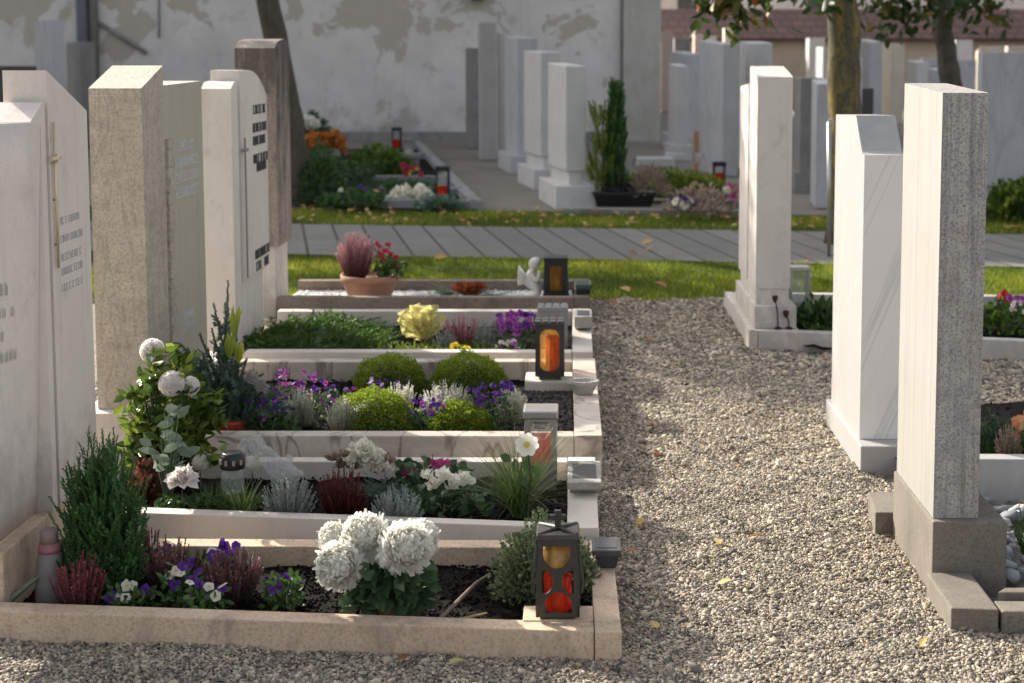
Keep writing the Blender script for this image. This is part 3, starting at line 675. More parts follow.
rborder('white border of the grave with orange roses behind the granite headstone', [((1.25, 4.95), 'front_kerb', [(1.16, 4.96), (2.4, 4.93), (2.4, 5.0), (1.16, 5.03)], .15)], M_marw)
t = thing('headstone', 'white limestone headstone on a stepped base beside the lawn, two dry seed heads before it', 'headstone', (1.02, 8.1, .09), 'headstones along the right of the walk')
b = B(); xprism(b, [(7.73, .30), (8.08, .30), (8.08, 1.452), (7.73, 1.398)], .94, 1.12, .004); b.build('front_slab', M_R3, t)
b = B(); xprism(b, [(8.083, .30), (8.50, .30), (8.50, 1.335), (8.083, 1.36)], .935, 1.10, .004); b.build('rear_slab', M_R3, t)
B().box(.945, 1.115, 7.74, 8.48, .213, .30).build('neck', M_R3, t)
b = B(); b.prism([(.93, 7.685), (1.148, 7.685), (1.148, 8.60), (.93, 8.60)], .097, .215, bev=.004); b.build('plinth', M_R3, t)
rborder('pale stone border of the grave round the stepped white limestone headstone',
        [((1.5, 7.5), 'front_kerb', [(.945, 7.63), (2.9, 7.20), (2.9, 7.27), (.945, 7.70)], .097),
         ((1.5, 7.5), 'side_kerb', [(.90, 7.66), (.942, 7.63), (.942, 8.92), (.90, 8.92)], .097),
         ((1.5, 7.5), 'inner_slab', [(.946, 7.702), (1.16, 7.66), (1.16, 8.92), (.946, 8.92)], .0945),
         ((1.5, 7.5), 'back_kerb', [(1.17, 8.88), (2.9, 8.75), (2.9, 8.82), (1.17, 8.95)], .09)], M_R3)

# --- soil, crumbs and gravels inside the borders
def soil(x0, x1, y0, y1, z, seed, crumbs=1500, nm='soil', shear=0):
    r = np.random.default_rng(seed); nx, ny = 40, 24
    xs = np.linspace(x0, x1, nx); ys = np.linspace(y0, y1, ny); gx, gy = np.meshgrid(xs, ys); gy = gy + shear * (.05 - gx) * (1 - (gy - y0) / (y1 - y0))
    gz = z + .006 * np.sin(gx * 13 + seed) * np.sin(gy * 11) + r.normal(0, .004, gx.shape)
    V = np.stack([gx, gy, gz], -1).reshape(-1, 3); i = np.arange(nx * ny).reshape(ny, nx)
    f = np.stack([i[:-1, :-1], i[:-1, 1:], i[1:, 1:], i[1:, :-1]], -1).reshape(-1, 4)
    o = link(nm, npmesh(nm, V, [f], M_soil, smooth=True)); tag(o, kind='structure')
    if crumbs:
        P = np.stack([x0 + (x1 - x0) * r.random(crumbs), y0 + (y1 - y0) * r.random(crumbs), np.full(crumbs, z + .004)], 1); P[:, 1] += shear * (.05 - P[:, 0]) * (1 - (P[:, 1] - y0) / (y1 - y0))
        o = Acc().add(*pebbles(P, .0025 + .005 * r.random(crumbs) ** 2, r, .8)).build('soil_crumbs', M_crumb, smooth=True)
        tag(o, 'dark crumbs of soil and bark on a grave bed', 'soil', kind='stuff')
soil(-1.515, .048, 3.705, 4.28, .012, 1, 4500, shear=.09); soil(-1.5, -.03, 4.44, 5.10, .04, 2, 1800, shear=.11)
soil(-1.52, -.004, 5.38, 6.62, .055, 3, 4500); soil(-1.58, -.015, 6.93, 7.96, .06, 4, 1200)
soil(1.16, 2.4, 5.0, 6.2, .05, 5, 900); soil(1.17, 2.9, 7.5, 8.85, .03, 6, 500); soil(-1.69, -.008, 8.54, 9.1, .06, 7, 0)
r_ = np.random.default_rng(31); n_ = 5200
P_ = np.stack([-1.69 + 1.67 * r_.random(n_), 8.54 + .55 * r_.random(n_), np.full(n_, .07) + .004 * r_.random(n_)], 1)
tag(Acc().add(*pebbles(P_, .008 + .005 * r_.random(n_), r_)).build('white_gravel', M_wgrav, smooth=True), 'bright white gravel filling the rear grave bed', 'gravel', kind='stuff')
n_ = 430; P_ = np.stack([1.22 + .9 * r_.random(n_), 3.96 + .95 * r_.random(n_), -.005 + .035 * r_.random(n_)], 1)
tag(Acc().add(*pebbles(P_, .018 + .016 * r_.random(n_), r_, .6)).build('grey_cobbles', M_ggrav, smooth=True), 'pale grey broken stones filling the bed beside the granite headstone', 'stones', kind='stuff')
n_ = 2200; P_ = np.stack([-.30 + .29 * r_.random(n_), 5.40 + .95 * r_.random(n_), .062 + .006 * r_.random(n_)], 1)
M_lava = leafm('black lava chips', [(0, (.02, .018, .016)), (1, (.085, .075, .068))], 0, .9)
tag(Acc().add(*pebbles(P_, .006 + .005 * r_.random(n_), r_)).build('lava_chips', M_lava, smooth=True), 'black lava chips at the right end of the marble grave', 'gravel', kind='stuff')
# ------------------------------------------------------------------ lanterns, vases, statue
def arcp(cx, cz, rx, rz, a0, a1, n=12):
    return [(cx + rx * math.cos(math.radians(a0 + (a1 - a0) * i / n)), cz + rz * math.sin(math.radians(a0 + (a1 - a0) * i / n))) for i in range(n + 1)]
def rrect(x0, x1, z0, z1, r):
    return arcp(x1 - r, z1 - r, r, r, 0, 90, 5) + arcp(x0 + r, z1 - r, r, r, 90, 180, 5) + arcp(x0 + r, z0 + r, r, r, 180, 270, 5) + arcp(x1 - r, z0 + r, r, r, 270, 360, 5)
def panel(name, outer, holes, thick, mat, parent, c, rot=0):
    me = cutplate(outer, holes, thick); me.materials.clear(); me.materials.append(mat)
    me.transform(Matrix.Translation(c) @ Matrix.Rotation(rot, 4, 'Z')); return link(name, me, parent)
LG = 'grave lanterns on the left graves'
# front bronze lantern with cross
y = 3.752; c = A(558, 615, y); cx = c.x; z0 = .0735; k = .000529
stb = B(); stb.box(X(523, 3.72, 615), .046, 3.698, 3.80, .0, .0735, .003)
tag(stb.build('lantern_stand', M_beige, None, (cx, 3.74, 0)), 'small beige stone plate under the front bronze lantern', 'stone plate')
t = thing('grave_lantern', 'dark bronze lantern with a cross on top and red candle, at the front corner', 'lantern', (cx, y, z0), LG)
def q(px, py): return ((px - 137) * k, (440 - py) * k)
top = [q(68, 90), q(197, 90)] + [q(132 + 65 * math.cos(a), 130 + 72 * math.sin(a)) for a in [math.pi * i / 14 for i in range(15)]]
bot = [q(205, 418), q(75, 418)] + [q(140 - 65 * math.cos(a), 380 - 64 * math.sin(a)) for a in [math.pi * i / 14 for i in range(15)]]
ml = [q(*p) for p in ((60, 202), (78, 207), (103, 228), (117, 258), (114, 285), (98, 312), (84, 324), (60, 324))]
mr = [(-a + .002 * 0, b_) for a, b_ in ml]
outer = [q(*p) for p in ((32, 440), (242, 440), (244, 335), (232, 300), (234, 60), (40, 60), (42, 300), (30, 335))]
hw = .052
for rot, off in ((0, (0, -hw, 0)), (math.pi, (0, hw, 0)), (math.pi / 2, (hw, 0, 0)), (-math.pi / 2, (-hw, 0, 0))):
    panel('frame_panel', outer, [top, bot, ml, mr], .006, M_bronze, t, Vector((cx, y, z0 + .008)) + Vector(off), rot)
z1 = z0 + .008 + 380 * k
b = B(); b.box(cx - .045, cx + .045, y - .045, y + .045, z0, z0 + .008, .002); b.build('foot', M_bronze, t)
b = B(); b.prism([(cx - .056, y - .056), (cx + .056, y - .056), (cx + .056, y + .056), (cx - .056, y + .056)], z1, z1 + .013, top=[(cx - .053, y - .053), (cx + .053, y - .053), (cx + .053, y + .053), (cx - .053, y + .053)], bev=.002)
b.tube([(cx - .048, y - .046, z1 + .012), (cx, y, z1 + .017), (cx + .048, y + .046, z1 + .012)], .005, 6); b.tube([(cx - .048, y + .046, z1 + .012), (cx, y, z1 + .017), (cx + .048, y - .046, z1 + .012)], .005, 6)
lid = b.build('lid', M_bronze, t)
b = B(); b.box(cx - .008, cx + .008, y - .006, y + .006, z1 + .012, z1 + .062, .002); b.box(cx - .020, cx + .020, y - .0055, y + .0055, z1 + .036, z1 + .05, .002); b.build('cross', M_bronze, lid)
for sx in (-1, 1):
    B().tube([(cx + sx * .052, y - .05, z1 - .01), (cx + sx * .058, y - .053, z0 + .15), (cx + sx * .064, y - .054, z0 + .10), (cx + sx * .061, y - .053, z0 + .072)], .0042, 6).build('side_bar', M_bronze, t)
B().lathe([(.034, 0), (.036, .01), (.036, .09), (.028, .098)], (cx, y, z0 + .01), 20).build('candle', M_red, t)
B().lathe([(.04, 0), (.042, .008), (.042, .058), (.03, .062)], (cx, y, z0 + .118), 20).build('amber_glass', M_gold, t)

def box_lantern(label, u, y, v0, v1, wpx, z0, hole, frame, glass, legs=True, flare=0, bump=True, group=LG):
    s_ = y / ray(u, (v0 + v1) / 2).y; cx = A(u, v1, y).x; w2 = wpx * s_ / 2; h = Z(v0, y) - z0
    t = thing('grave_lantern', label, 'lantern', (cx, y, z0), group); lg = .018 if legs else 0
    hh = h - lg - .022; ho = [rrect(-w2 * hole[0], w2 * hole[0], hh * hole[1], hh * hole[2], w2 * hole[3])]
    ou = [(-w2 * (1 + flare), 0), (w2 * (1 + flare), 0), (w2 * (1 + flare * .3), hh * .18), (w2 * .95, hh), (-w2 * .95, hh), (-w2 * (1 + flare * .3), hh * .18)]
    for rot, off in ((0, (0, -w2 * .93, 0)), (math.pi, (0, w2 * .93, 0)), (math.pi / 2, (w2 * .93, 0, 0)), (-math.pi / 2, (-w2 * .93, 0, 0))):
        panel('frame_panel', ou, ho, .007, frame, t, Vector((cx, y, z0 + lg)) + Vector(off), rot)
    b = B(); b.box(cx - w2 * 1.02, cx + w2 * 1.02, y - w2 * 1.02, y + w2 * 1.02, z0 + lg + hh, z0 + lg + hh + .014, .003)
    if bump:
        for i in range(4):
            for j in range(2): b.box(cx - w2 + i * w2 * .52, cx - w2 + i * w2 * .52 + w2 * .40, y - w2 + j * w2, y - w2 * .15 + j * w2, z0 + lg + hh + .011, z0 + h, .003)
    b.build('lid', frame, t)
    b = B(); b.box(cx - w2 * .9, cx + w2 * .9, y - w2 * .9, y + w2 * .9, z0 + lg - .004, z0 + lg + .006); b.build('floor', frame, t)
    if legs:
        for sx in (-1, 1):
            for sy in (-1, 1): B().box(cx + sx * w2 * .6 - .009, cx + sx * w2 * .6 + .009, y + sy * w2 * .6 - .009, y + sy * w2 * .6 + .009, z0 - .001, z0 + lg, .002).build('leg', frame, t)
    B().box(cx - w2 * .80, cx + w2 * .80, y - w2 * .80, y + w2 * .80, z0 + lg + .008, z0 + lg + hh - .004, .004).build('glass', glass, t)
    B().lathe([(w2 * .5, 0), (w2 * .5, hh * .68), (w2 * .36, hh * .73)], (cx + w2 * .2, y - w2 * .3, z0 + lg + .012), 16).build('candle', M_red, t)
    return t
M_orc = glassm('clear amber glass', (.92, .52, .14), .5, .62, .08)
M_orb = glassm('dim amber glass', (.42, .22, .035), .3, .35, .1)
st = thing('lantern_stand', 'flat pale stone block under the lantern with oval amber window', 'stone plate', (X(548, 6.45, 375), 6.45, .05))
B().box(X(525, 6.4, 380), -.012, 6.36, 6.56, .04, .108, .006).build('block', M_white, st)
box_lantern('bronze lantern with an oval amber window, on a pale block in the marble grave', 550, 6.44, 319, 378, 29, .109, (.66, .10, .94, .5), M_bronze, M_orc)
box_lantern('grey lantern half hidden behind the lantern with the oval window', 553, 7.2, 305, 348, 30, .06, (.6, .2, .8, .2), M_lead, M_orb, True)
box_lantern('tall black lantern with dim amber glass beside the praying figurine', 556, 8.72, 255, 304, 24, .075, (.5, .28, .86, .15), M_black, M_orb, False, .18, False)
# steel lantern with red candle on the second grave
y = 5.0; cx = X(541, y, 450); z0 = .045; zt = Z(407, y); s_ = y / 1470; w2 = 15.5 * s_
t = thing('grave_lantern', 'slim steel lantern with red candle behind the ornamental grass', 'lantern', (cx, y, z0), LG)
hh = zt - z0 - .03
for rot, off in ((0, (0, -w2, 0)), (math.pi, (0, w2, 0)), (math.pi / 2, (w2, 0, 0)), (-math.pi / 2, (-w2, 0, 0))):
    panel('frame_panel', [(-w2, 0), (w2, 0), (w2, hh), (-w2, hh)], [rrect(-w2 * .66, w2 * .66, hh * .36, hh * .97, .004)], .005, M_steel, t, Vector((cx, y, z0)) + Vector(off), rot)
B().box(cx - w2 * 1.12, cx + w2 * 1.12, y - w2 * 1.12, y + w2 * 1.12, zt - .03, zt, .006).build('lid', M_steel, t)
B().box(cx - w2 * .72, cx + w2 * .72, y - w2 * .72, y + w2 * .72, z0 + hh * .34, z0 + hh * .72, .004).build('candle', M_red, t)
B().box(cx - w2 * .85, cx + w2 * .85, y - w2 * .85, y + w2 * .85, z0 + hh * .30, z0 + hh * .98).build('glass', M_clear, t)
B().lathe([(w2 * .55, 0), (w2 * .6, .012), (w2 * .5, .02)], (cx, y, z0 + hh * .84), 16).build('burner_cap', M_steel, t)
# jar light with black lid
y = 4.72; cx = X(233, y, 480); z0 = .045; zt = Z(452, y); s_ = y / 1468
t = thing('grave_light', 'clear glass grave light with black lid among the left flowers', 'grave light', (cx, y, z0))
B().lathe([(11 * s_, 0), (11.5 * s_, .01), (11.5 * s_, (zt - z0) * .62), (9.5 * s_, zt - z0 - 16 * s_)], (cx, y, z0), 24).build('glass_jar', M_clear, t)
B().lathe([(8 * s_, 0), (8 * s_, .05), (7 * s_, .055)], (cx, y, z0 + .006), 16).build('candle', M_wax, t)
b = B(); b.lathe([(12 * s_, 0), (12.5 * s_, 2 * s_), (12.5 * s_, 12 * s_), (10 * s_, 15 * s_), (9 * s_, 16 * s_)], (cx, y, zt - 16 * s_), 24); lid = b.build('lid', M_black, t)
for i in range(10):
    a = i * .628; B().box(cx + 12.4 * s_ * math.cos(a) - .004, cx + 12.4 * s_ * math.cos(a) + .004, y + 12.4 * s_ * math.sin(a) - .004, y + 12.4 * s_ * math.sin(a) + .004, zt - 11 * s_, zt - 6 * s_).build('vent', M_steel, lid)

# vases on the kerb ends
M_vdark = plain('dark lead vase', (.075, .075, .078), .5, .3, .5, 40, .3)
VG = 'flower vases on the kerb ends'
def block_vase(label, u0, u1, y, vt, z0, mat, neck=.62, depth=.1, split=.5, zt=.15):
    x0, x1 = X(u0, y, vt + 10), X(u1, y, vt + 10); cx = (x0 + x1) / 2; w2 = (x1 - x0) / 2
    t = thing('flower_vase', label, 'vase', (cx, y, z0), VG); zm = z0 + (zt - z0) * split
    B().prism([(cx - w2 * neck, y - depth * .32), (cx + w2 * neck, y - depth * .32), (cx + w2 * neck, y + depth * .32), (cx - w2 * neck, y + depth * .32)], z0 - .001, zm, top=[(cx - w2 * .85, y - depth * .42), (cx + w2 * .85, y - depth * .42), (cx + w2 * .85, y + depth * .42), (cx - w2 * .85, y + depth * .42)], bev=.003).build('body', mat, t)
    b = B(); b.box(cx - w2, cx + w2, y - depth / 2, y + depth / 2, zm, zt, .005); rim = b.build('rim', mat, t)
    B().box(cx - w2 * .7, cx + w2 * .7, y - depth * .33, y + depth * .33, zt - .002, zt + .0015).build('insert', M_vdark, rim); return t
block_vase('dark lead grey square vase on the front grave kerb beside the pale green shrub', 592, 621, 4.13, 540, .0725, M_vdark, .62, .12, .66, .131)
block_vase('pale stone square vase on the second grave kerb right of the ornamental grass', 567.5, 601, 4.81, 470, .1025, M_vase, .85, .26, .45, .149)
block_vase('grey stone block vase on the fourth grave kerb', 574.5, 592, 7.48, 315, .1425, M_vase, .9, .22, .2, .214)
block_vase('dark green square vase on the rear grave kerb', 575.5, 591, 8.62, 290, .1375, plain('dark green glaze', (.03, .06, .05), .3), .95, .2, .55, .20)
y = 5.97; cx = X(583.5, y, 390); s_ = y / 1476
t = thing('flower_vase', 'round grey stone bowl on the marble kerb end', 'vase', (cx, y, .1425), VG)
zt = Z(381, y) - .1425
B().lathe([(9 * s_, 0), (10 * s_, zt * .15), (13 * s_, zt * .6), (15.5 * s_, zt * .8), (15.8 * s_, zt), (12.5 * s_, zt), (11.5 * s_, zt * .75)], (cx, y, .1425), 24, 1, .75).build('bowl', M_vase, t)
b = B(); r_ = np.random.default_rng(6)
for i in range(22):
    a = i * .2856; b.box(cx + 14.3 * s_ * math.cos(a) - .006, cx + 14.3 * s_ * math.cos(a) + .006, y + .75 * 14.3 * s_ * math.sin(a) - .005, y + .75 * 14.3 * s_ * math.sin(a) + .005, .1425 + zt - .003, .1425 + zt + .004, .002)
b.build('beaded_rim', M_vase, t)
y = 3.98; cx = X(50, y, 560); s_ = y / 1458; zt = Z(527, y)
t = thing('grave_candle', 'tall whitish plastic grave candle with pink collar beside the conifer', 'grave candle', (cx, y, .01))
B().lathe([(15 * s_, 0), (15.5 * s_, .02), (13 * s_, zt * .55), (11 * s_, zt * .66)], (cx, y, .01), 24).build('body', plain('cloudy white plastic', (.19, .175, .165), .5, 0, .3), t)
B().lathe([(11.2 * s_, 0), (11.6 * s_, .01), (10 * s_, .026)], (cx, y, .01 + zt * .655), 24).build('collar', plain('faded pink plastic', (.30, .13, .13), .5), t)
B().lathe([(9 * s_, 0), (9 * s_, zt * .17), (8 * s_, zt * .18)], (cx, y, zt * .80), 24).build('cap', plain('dull mauve cap', (.25, .19, .175), .6), t)
b = B(); p = A(30, 597, 3.93); b.tube([(X(0, 3.9, 605), 3.9, .02), (X(14, 3.92, 590), 3.92, .055), (X(30, 3.94, 578), 3.94, .085), (X(40, 3.95, 572), 3.95, .10)], [.012, .010, .007, .002], 6)
tag(b.build('dry_leaf', plain('striped green leaf', (.16, .19, .11), .6, 0, .5, 60), None, (-1.5, 3.92, 0)), 'long bent green leaf lying against the left base stone', 'leaf')
# fallen twig on the soil
b = B(); pts = [A(438, 621, 3.73), A(455, 604, 3.83), A(476, 583, 3.98), A(490, 574, 4.1)]
pts = [Vector((p.x, p.y, max(p.z, .022 + .008 * i))) for i, p in enumerate(pts)]
b.tube(pts, [.006, .0055, .005, .004], 7)
for p in pts[1:3]: b.tube([p, p + Vector((.016, .004, .012))], [.004, .001], 5)
tag(b.build('twig', plain('grey twig', (.20, .155, .13), .85), None, pts[0]), 'thorny grey twig lying on the black soil of the front grave', 'twig')
b = B(); b.tube([A(452, 621, 3.73), A(470, 617, 3.77), A(487, 613, 3.80)], [.003, .004, .002], 6)
tag(b.build('twig', plain('tan twig', (.34, .25, .16), .85), None, A(452, 621, 3.73)), 'short tan twig just behind the front kerb', 'twig')

# praying figurine
y = 8.74; c = A(532, 300, y); s_ = y / 1484; hg = 40 * s_
t = thing('stone_figurine', 'small pale kneeling cherub figurine on the rear grave', 'statue', (c.x, y, .07))
def skin(name, nodes, edges, mat, parent, levels=2):
    me = bpy.data.meshes.new(name); me.from_pydata([n_[:3] for n_ in nodes], edges, []); o = bpy.data.objects.new(name, me); COL.objects.link(o)
    m = o.modifiers.new('s', 'SKIN'); sv = me.skin_vertices[0].data
    for i, n_ in enumerate(nodes): sv[i].radius = (n_[3], n_[3]); sv[i].use_root = i == 0
    m2 = o.modifiers.new('d', 'SUBSURF'); m2.levels = levels
    dg = bpy.context.evaluated_depsgraph_get(); dg.update(); me2 = bpy.data.meshes.new_from_object(o.evaluated_get(dg)); bpy.data.objects.remove(o)
    for p in me2.polygons: p.use_smooth = True
    me2.materials.clear(); me2.materials.append(mat); return link(name, me2, parent)
k = hg / .19; bx = c.x - .012; bz = .085
nd_ = [(0, 0, .035, .036), (-.014, 0, .075, .040), (-.004, 0, .112, .032), (.008, 0, .135, .014), (.020, 0, .163, .031), (.026, 0, .181, .031), (.021, 0, .197, .018),
       (.045, .026, .05, .024), (.035, .026, .012, .018), (-.02, .028, .004, .016), (.045, -.026, .05, .024), (.035, -.026, .012, .018), (-.02, -.028, .004, .016),
       (-.002, .034, .118, .017), (.034, .036, .085, .014), (.05, .010, .13, .012), (-.002, -.034, .118, .017), (.034, -.036, .085, .014), (.05, -.010, .13, .012)]
nd_ = [(bx + a * k, y + b_ * k, bz + c_ * k, r * k) for a, b_, c_, r in nd_]
M_fig = stone('weathered white cast stone', (.74, .71, .65), (.62, .59, .54), (.42, .40, .36), 12, 120, .4, None, .8, .2)
skin('figure', nd_, [(0, 1), (1, 2), (2, 3), (3, 4), (4, 5), (5, 6), (0, 7), (7, 8), (8, 9), (0, 10), (10, 11), (11, 12), (2, 13), (13, 14), (14, 15), (2, 16), (16, 17), (17, 18)], M_fig, t)
for sy in (-1, 1):
    b = B(); b.prism([(bx - .03 * k, y + sy * .012 * k), (bx - .022 * k, y + sy * .012 * k), (bx - .05 * k, y + sy * .055 * k), (bx - .058 * k, y + sy * .055 * k)], bz + .07 * k, [bz + .12 * k, bz + .12 * k, bz + .15 * k, bz + .15 * k], bev=.004); b.build('wing', M_fig, t)
B().lathe([(.06 * k, 0), (.062 * k, .012), (.055 * k, .018)], (bx + .008, y, .07), 20, 1, .7).build('base', M_fig, t)
# glass lantern and dry seed heads by the stepped limestone headstone
y = 8.15; cx = X(799, y, 290); s_ = y / 1485; w2 = 10 * s_
t = thing('grave_lantern', 'clear glass lantern with steel lid beside the stepped white headstone', 'lantern', (cx, y, .12))
zt = Z(266, y); zb = .12
B().box(cx - w2, cx + w2, y - w2, y + w2, zt - .022, zt, .003).build('lid', M_steel, t)
B().box(cx - w2 * .85, cx + w2 * .85, y - w2 * .85, y + w2 * .85, zb + .03, zt - .022).build('glass', M_clear, t)
for sx in (-1, 1):
    for sy in (-1, 1): B().box(cx + sx * w2 * .9 - .006, cx + sx * w2 * .9 + .006, y + sy * w2 * .9 - .006, y + sy * w2 * .9 + .006, zb + .03, zt - .021).build('post', M_steel, t)
B().box(cx - w2 * 1.02, cx + w2 * 1.02, y - w2 * 1.02, y + w2 * 1.02, zb, zb + .03, .003).build('base', M_lead, t)
b = B(); b.box(cx - w2 * 1.1, cx + .1, y - .07, y + .08, .01, .119, .02); tag(b.build('lantern_stand', M_vase, None, (cx, y, 0)), 'rough grey block under the clear glass lantern', 'stone plate')
M_seed = plain('dark dry seed head', (.06, .028, .025), .9)
for uu, vt, lab in ((775, 298, 'taller dark dry seed head in front of the stepped headstone'), (786, 313, 'shorter dark dry seed head in front of the stepped headstone')):
    p = A(uu + 3, 331, 7.672); p.z = .097; tp = A(uu, vt, 7.672); b = B(); b.tube([p, (p + tp) / 2 + Vector((.006, 0, 0)), tp], .0035, 6)
    b.lathe([(.003, -.026), (.012, -.012), (.015, .0), (.014, .012)], tp, 10); b.lathe([(.02, 0), (.014, .010), (.003, .014)], p, 8)
    tag(b.build('dry_flower', M_seed, None, p), lab, 'dry flower', 'dry seed heads')
# ------------------------------------------------------------------ plants and flowers on the graves
G_dark = (.018, .040, .014); G_mid = (.040, .085, .022); G_lite = (.085, .14, .030)
ML = dict(
    conifer=leafm('conifer needles', [(0, (0.044, 0.111, 0.044)), (.6, (0.099, 0.211, 0.066)), (1, (0.189, 0.309, 0.078))], .25),
    hebe=leafm('pale shrub leaves', [(0, (.09, .13, .055)), (.6, (.20, .25, .12)), (1, (.34, .38, .20))], .3),
    chrys=leafm('chrysanthemum leaves', [(0, (0.030, 0.068, 0.027)), (.7, (0.068, 0.128, 0.053)), (1, (0.105, 0.180, 0.075))], .25),
    white=leafm('white petals', [(0, (.70, .66, .46)), (.25, (.84, .82, .72)), (1, (.88, .87, .82))], .52, .6),
    blush=leafm('blush petals', [(0, (.72, .65, .60)), (.3, (.85, .80, .76)), (1, (.90, .86, .83))], .45, .6),
    heather=leafm('rosy heather', [(0, (.07, .055, .03)), (.35, (.20, .075, .07)), (.8, (.36, .105, .12)), (1, (.45, .16, .17))], .3),
    heathp=leafm('pink heather', [(0, (.06, .06, .03)), (.3, (.32, .14, .16)), (.75, (.60, .31, .33)), (1, (.68, .44, .44))], .3),
    heathd=leafm('fading heather', [(0, (.05, .055, .025)), (.4, (.15, .085, .065)), (.8, (.26, .115, .12)), (1, (.33, .17, .17))], .3),
    heathw=leafm('white heather', [(0, (.08, .10, .03)), (.10, (.34, .36, .20)), (.34, (.70, .68, .54)), (1, (.78, .76, .66))], .5),
    pansyl=leafm('pansy leaves', two((0.038, 0.083, 0.022), (0.112, 0.195, 0.053)), .3),
    violet=leafm('violet petals', [(0, (.035, .008, .10)), (.6, (.10, .02, .26)), (1, (.20, .06, .40))], .3, .6),
    magenta=leafm('magenta petals', [(0, (.20, .02, .20)), (.6, (.36, .05, .36)), (1, (.50, .14, .48))], .35, .6),
    yellow=leafm('yellow petals', two((.70, .50, .02), (.80, .62, .06)), .35, .6),
    cream=leafm('cream petals', two((.70, .66, .52), (.82, .80, .72)), .35, .6),
    red=leafm('red petals', two((.40, .02, .03), (.58, .05, .10)), .3, .6),
    pinkc=leafm('deep pink petals', two((.45, .04, .16), (.62, .12, .28)), .35, .6),
    orange=leafm('orange petals', [(0, (.84, .34, .14)), (.5, (.88, .50, .26)), (1, (.88, .68, .44))], .5, .6),
    eye=plain('dark flower eye', (.03, .008, .04), .8), yeye=plain('yellow flower eye', (.62, .45, .05), .8),
    rhodo=leafm('glossy evergreen leaves', [(0, (0.027, 0.060, 0.013)), (.5, (0.088, 0.150, 0.022)), (1, (0.250, 0.312, 0.044))], .4, .35, .5),
    greyl=leafm('grey felt leaves', two((.12, .17, .11), (.24, .30, .22)), .25, .8),
    copper=leafm('copper leaves', [(0, (.035, .018, .010)), (.7, (.10, .032, .018)), (1, (.26, .09, .05))], .35),
    darkred=leafm('dark red leaves', [(0, (.045, .010, .010)), (.6, (.13, .022, .018)), (1, (.26, .06, .045))], .3),
    silver=leafm('silver leaves', two((.24, .28, .25), (.48, .52, .48)), .25, .8),
    tuft=leafm('tuft blades', [(0, (0.056, 0.119, 0.025)), (.6, (0.140, 0.224, 0.049)), (1, (0.420, 0.448, 0.196))], .4),
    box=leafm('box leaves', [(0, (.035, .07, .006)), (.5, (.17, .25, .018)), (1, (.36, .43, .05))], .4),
    juniper=leafm('juniper carpet', [(0, (0.027, 0.068, 0.015)), (.6, (0.090, 0.180, 0.030)), (1, (0.195, 0.285, 0.045))], .35),
    chart=leafm('chartreuse sedum', two((0.130, 0.195, 0.026), (0.312, 0.364, 0.065)), .35),
    fir=leafm('fir needles', [(0, (.07, .13, .085)), (.6, (.15, .23, .16)), (1, (.26, .33, .25))], .3),
    calla=leafm('lime calla', two((.36, .42, .06), (.55, .58, .12)), .45, .5),
    ivy=leafm('low greenery', two((0.030, 0.072, 0.021), (0.090, 0.165, 0.045)), .25),
    tan=leafm('dry seed heads tan', two((.24, .16, .11), (.52, .42, .33)), .3),
    twig=leafm('stems', two((.06, .07, .03), (.12, .10, .05)), .1),
)
def arr(*v): return np.array(v, float)
def ring(n, r, rx, ry=None):
    a = r.random(n) * 6.283; q_ = np.sqrt(r.random(n)); return np.stack([np.cos(a) * q_ * rx, np.sin(a) * q_ * (ry or rx), np.zeros(n)], 1)
def at(u, v, y): return np.array(A(u, v, y)[:])
def scl(y, v=450): return y / ray(CU, v).y

def fan_blossom(name, mats, r=.012, petals=5, seed=1, pr=.62, eye=.28, lift=.25):        # a flat flower facing +z
    rr = np.random.default_rng(seed); a = Acc()
    ang = np.arange(petals) * 6.283 / petals + rr.normal(0, .08, petals)
    D = np.stack([np.cos(ang), np.sin(ang), np.full(petals, lift)], 1); P = D * r * .06; N = np.tile([[0, 0, 1.]], (petals, 1))
    a.add(*strips(P, D, N, r, r * pr * 1.9, -.25, 4, .3 + .7 * rr.random(petals), prof=lambda t: .35 + .65 * math.sin(min(t * 1.25, 1) * 2.6) if t < .98 else .25))
    V = np.array([[0, 0, r * .22]] + [[math.cos(q_) * r * eye, math.sin(q_) * r * eye, r * .18] for q_ in np.arange(7) * .8976])
    a.add(V, [np.array([[0, i + 1, (i + 1) % 7 + 1] for i in range(7)])], np.zeros(8), 1)
    me = npmesh(name, np.concatenate(a.V), a.F, mats, np.concatenate(a.T), a.M); return me
BL = {k: fan_blossom('blossom', [ML[k], ML[e]], 1, p, i + 3, pr) for i, (k, e, p, pr) in enumerate(
    [('violet', 'eye', 5, .62), ('magenta', 'eye', 5, .6), ('yellow', 'eye', 5, .66), ('cream', 'yeye', 5, .62), ('white', 'yeye', 8, .5), ('red', 'eye', 5, .5), ('pinkc', 'eye', 5, .6), ('orange', 'eye', 6, .6)])}
def blossoms(parent, kind, pts, rad, r, face=(.1, -.75, .6), wob=.45, name='blossom'):
    base = org[parent]
    for p in pts:
        o = bpy.data.objects.new(name, BL[kind]); COL.objects.link(o); o.parent = parent
        d = Vector(face) + Vector(r.normal(0, wob, 3)); o.location = Vector(p) - base
        o.rotation_euler = (d.to_track_quat('Z', 'Y') @ Matrix.Rotation(r.random() * 6.28, 4, 'Z').to_quaternion()).to_euler()
        sc = rad * (.8 + .4 * r.random()); o.scale = (sc, sc, sc)

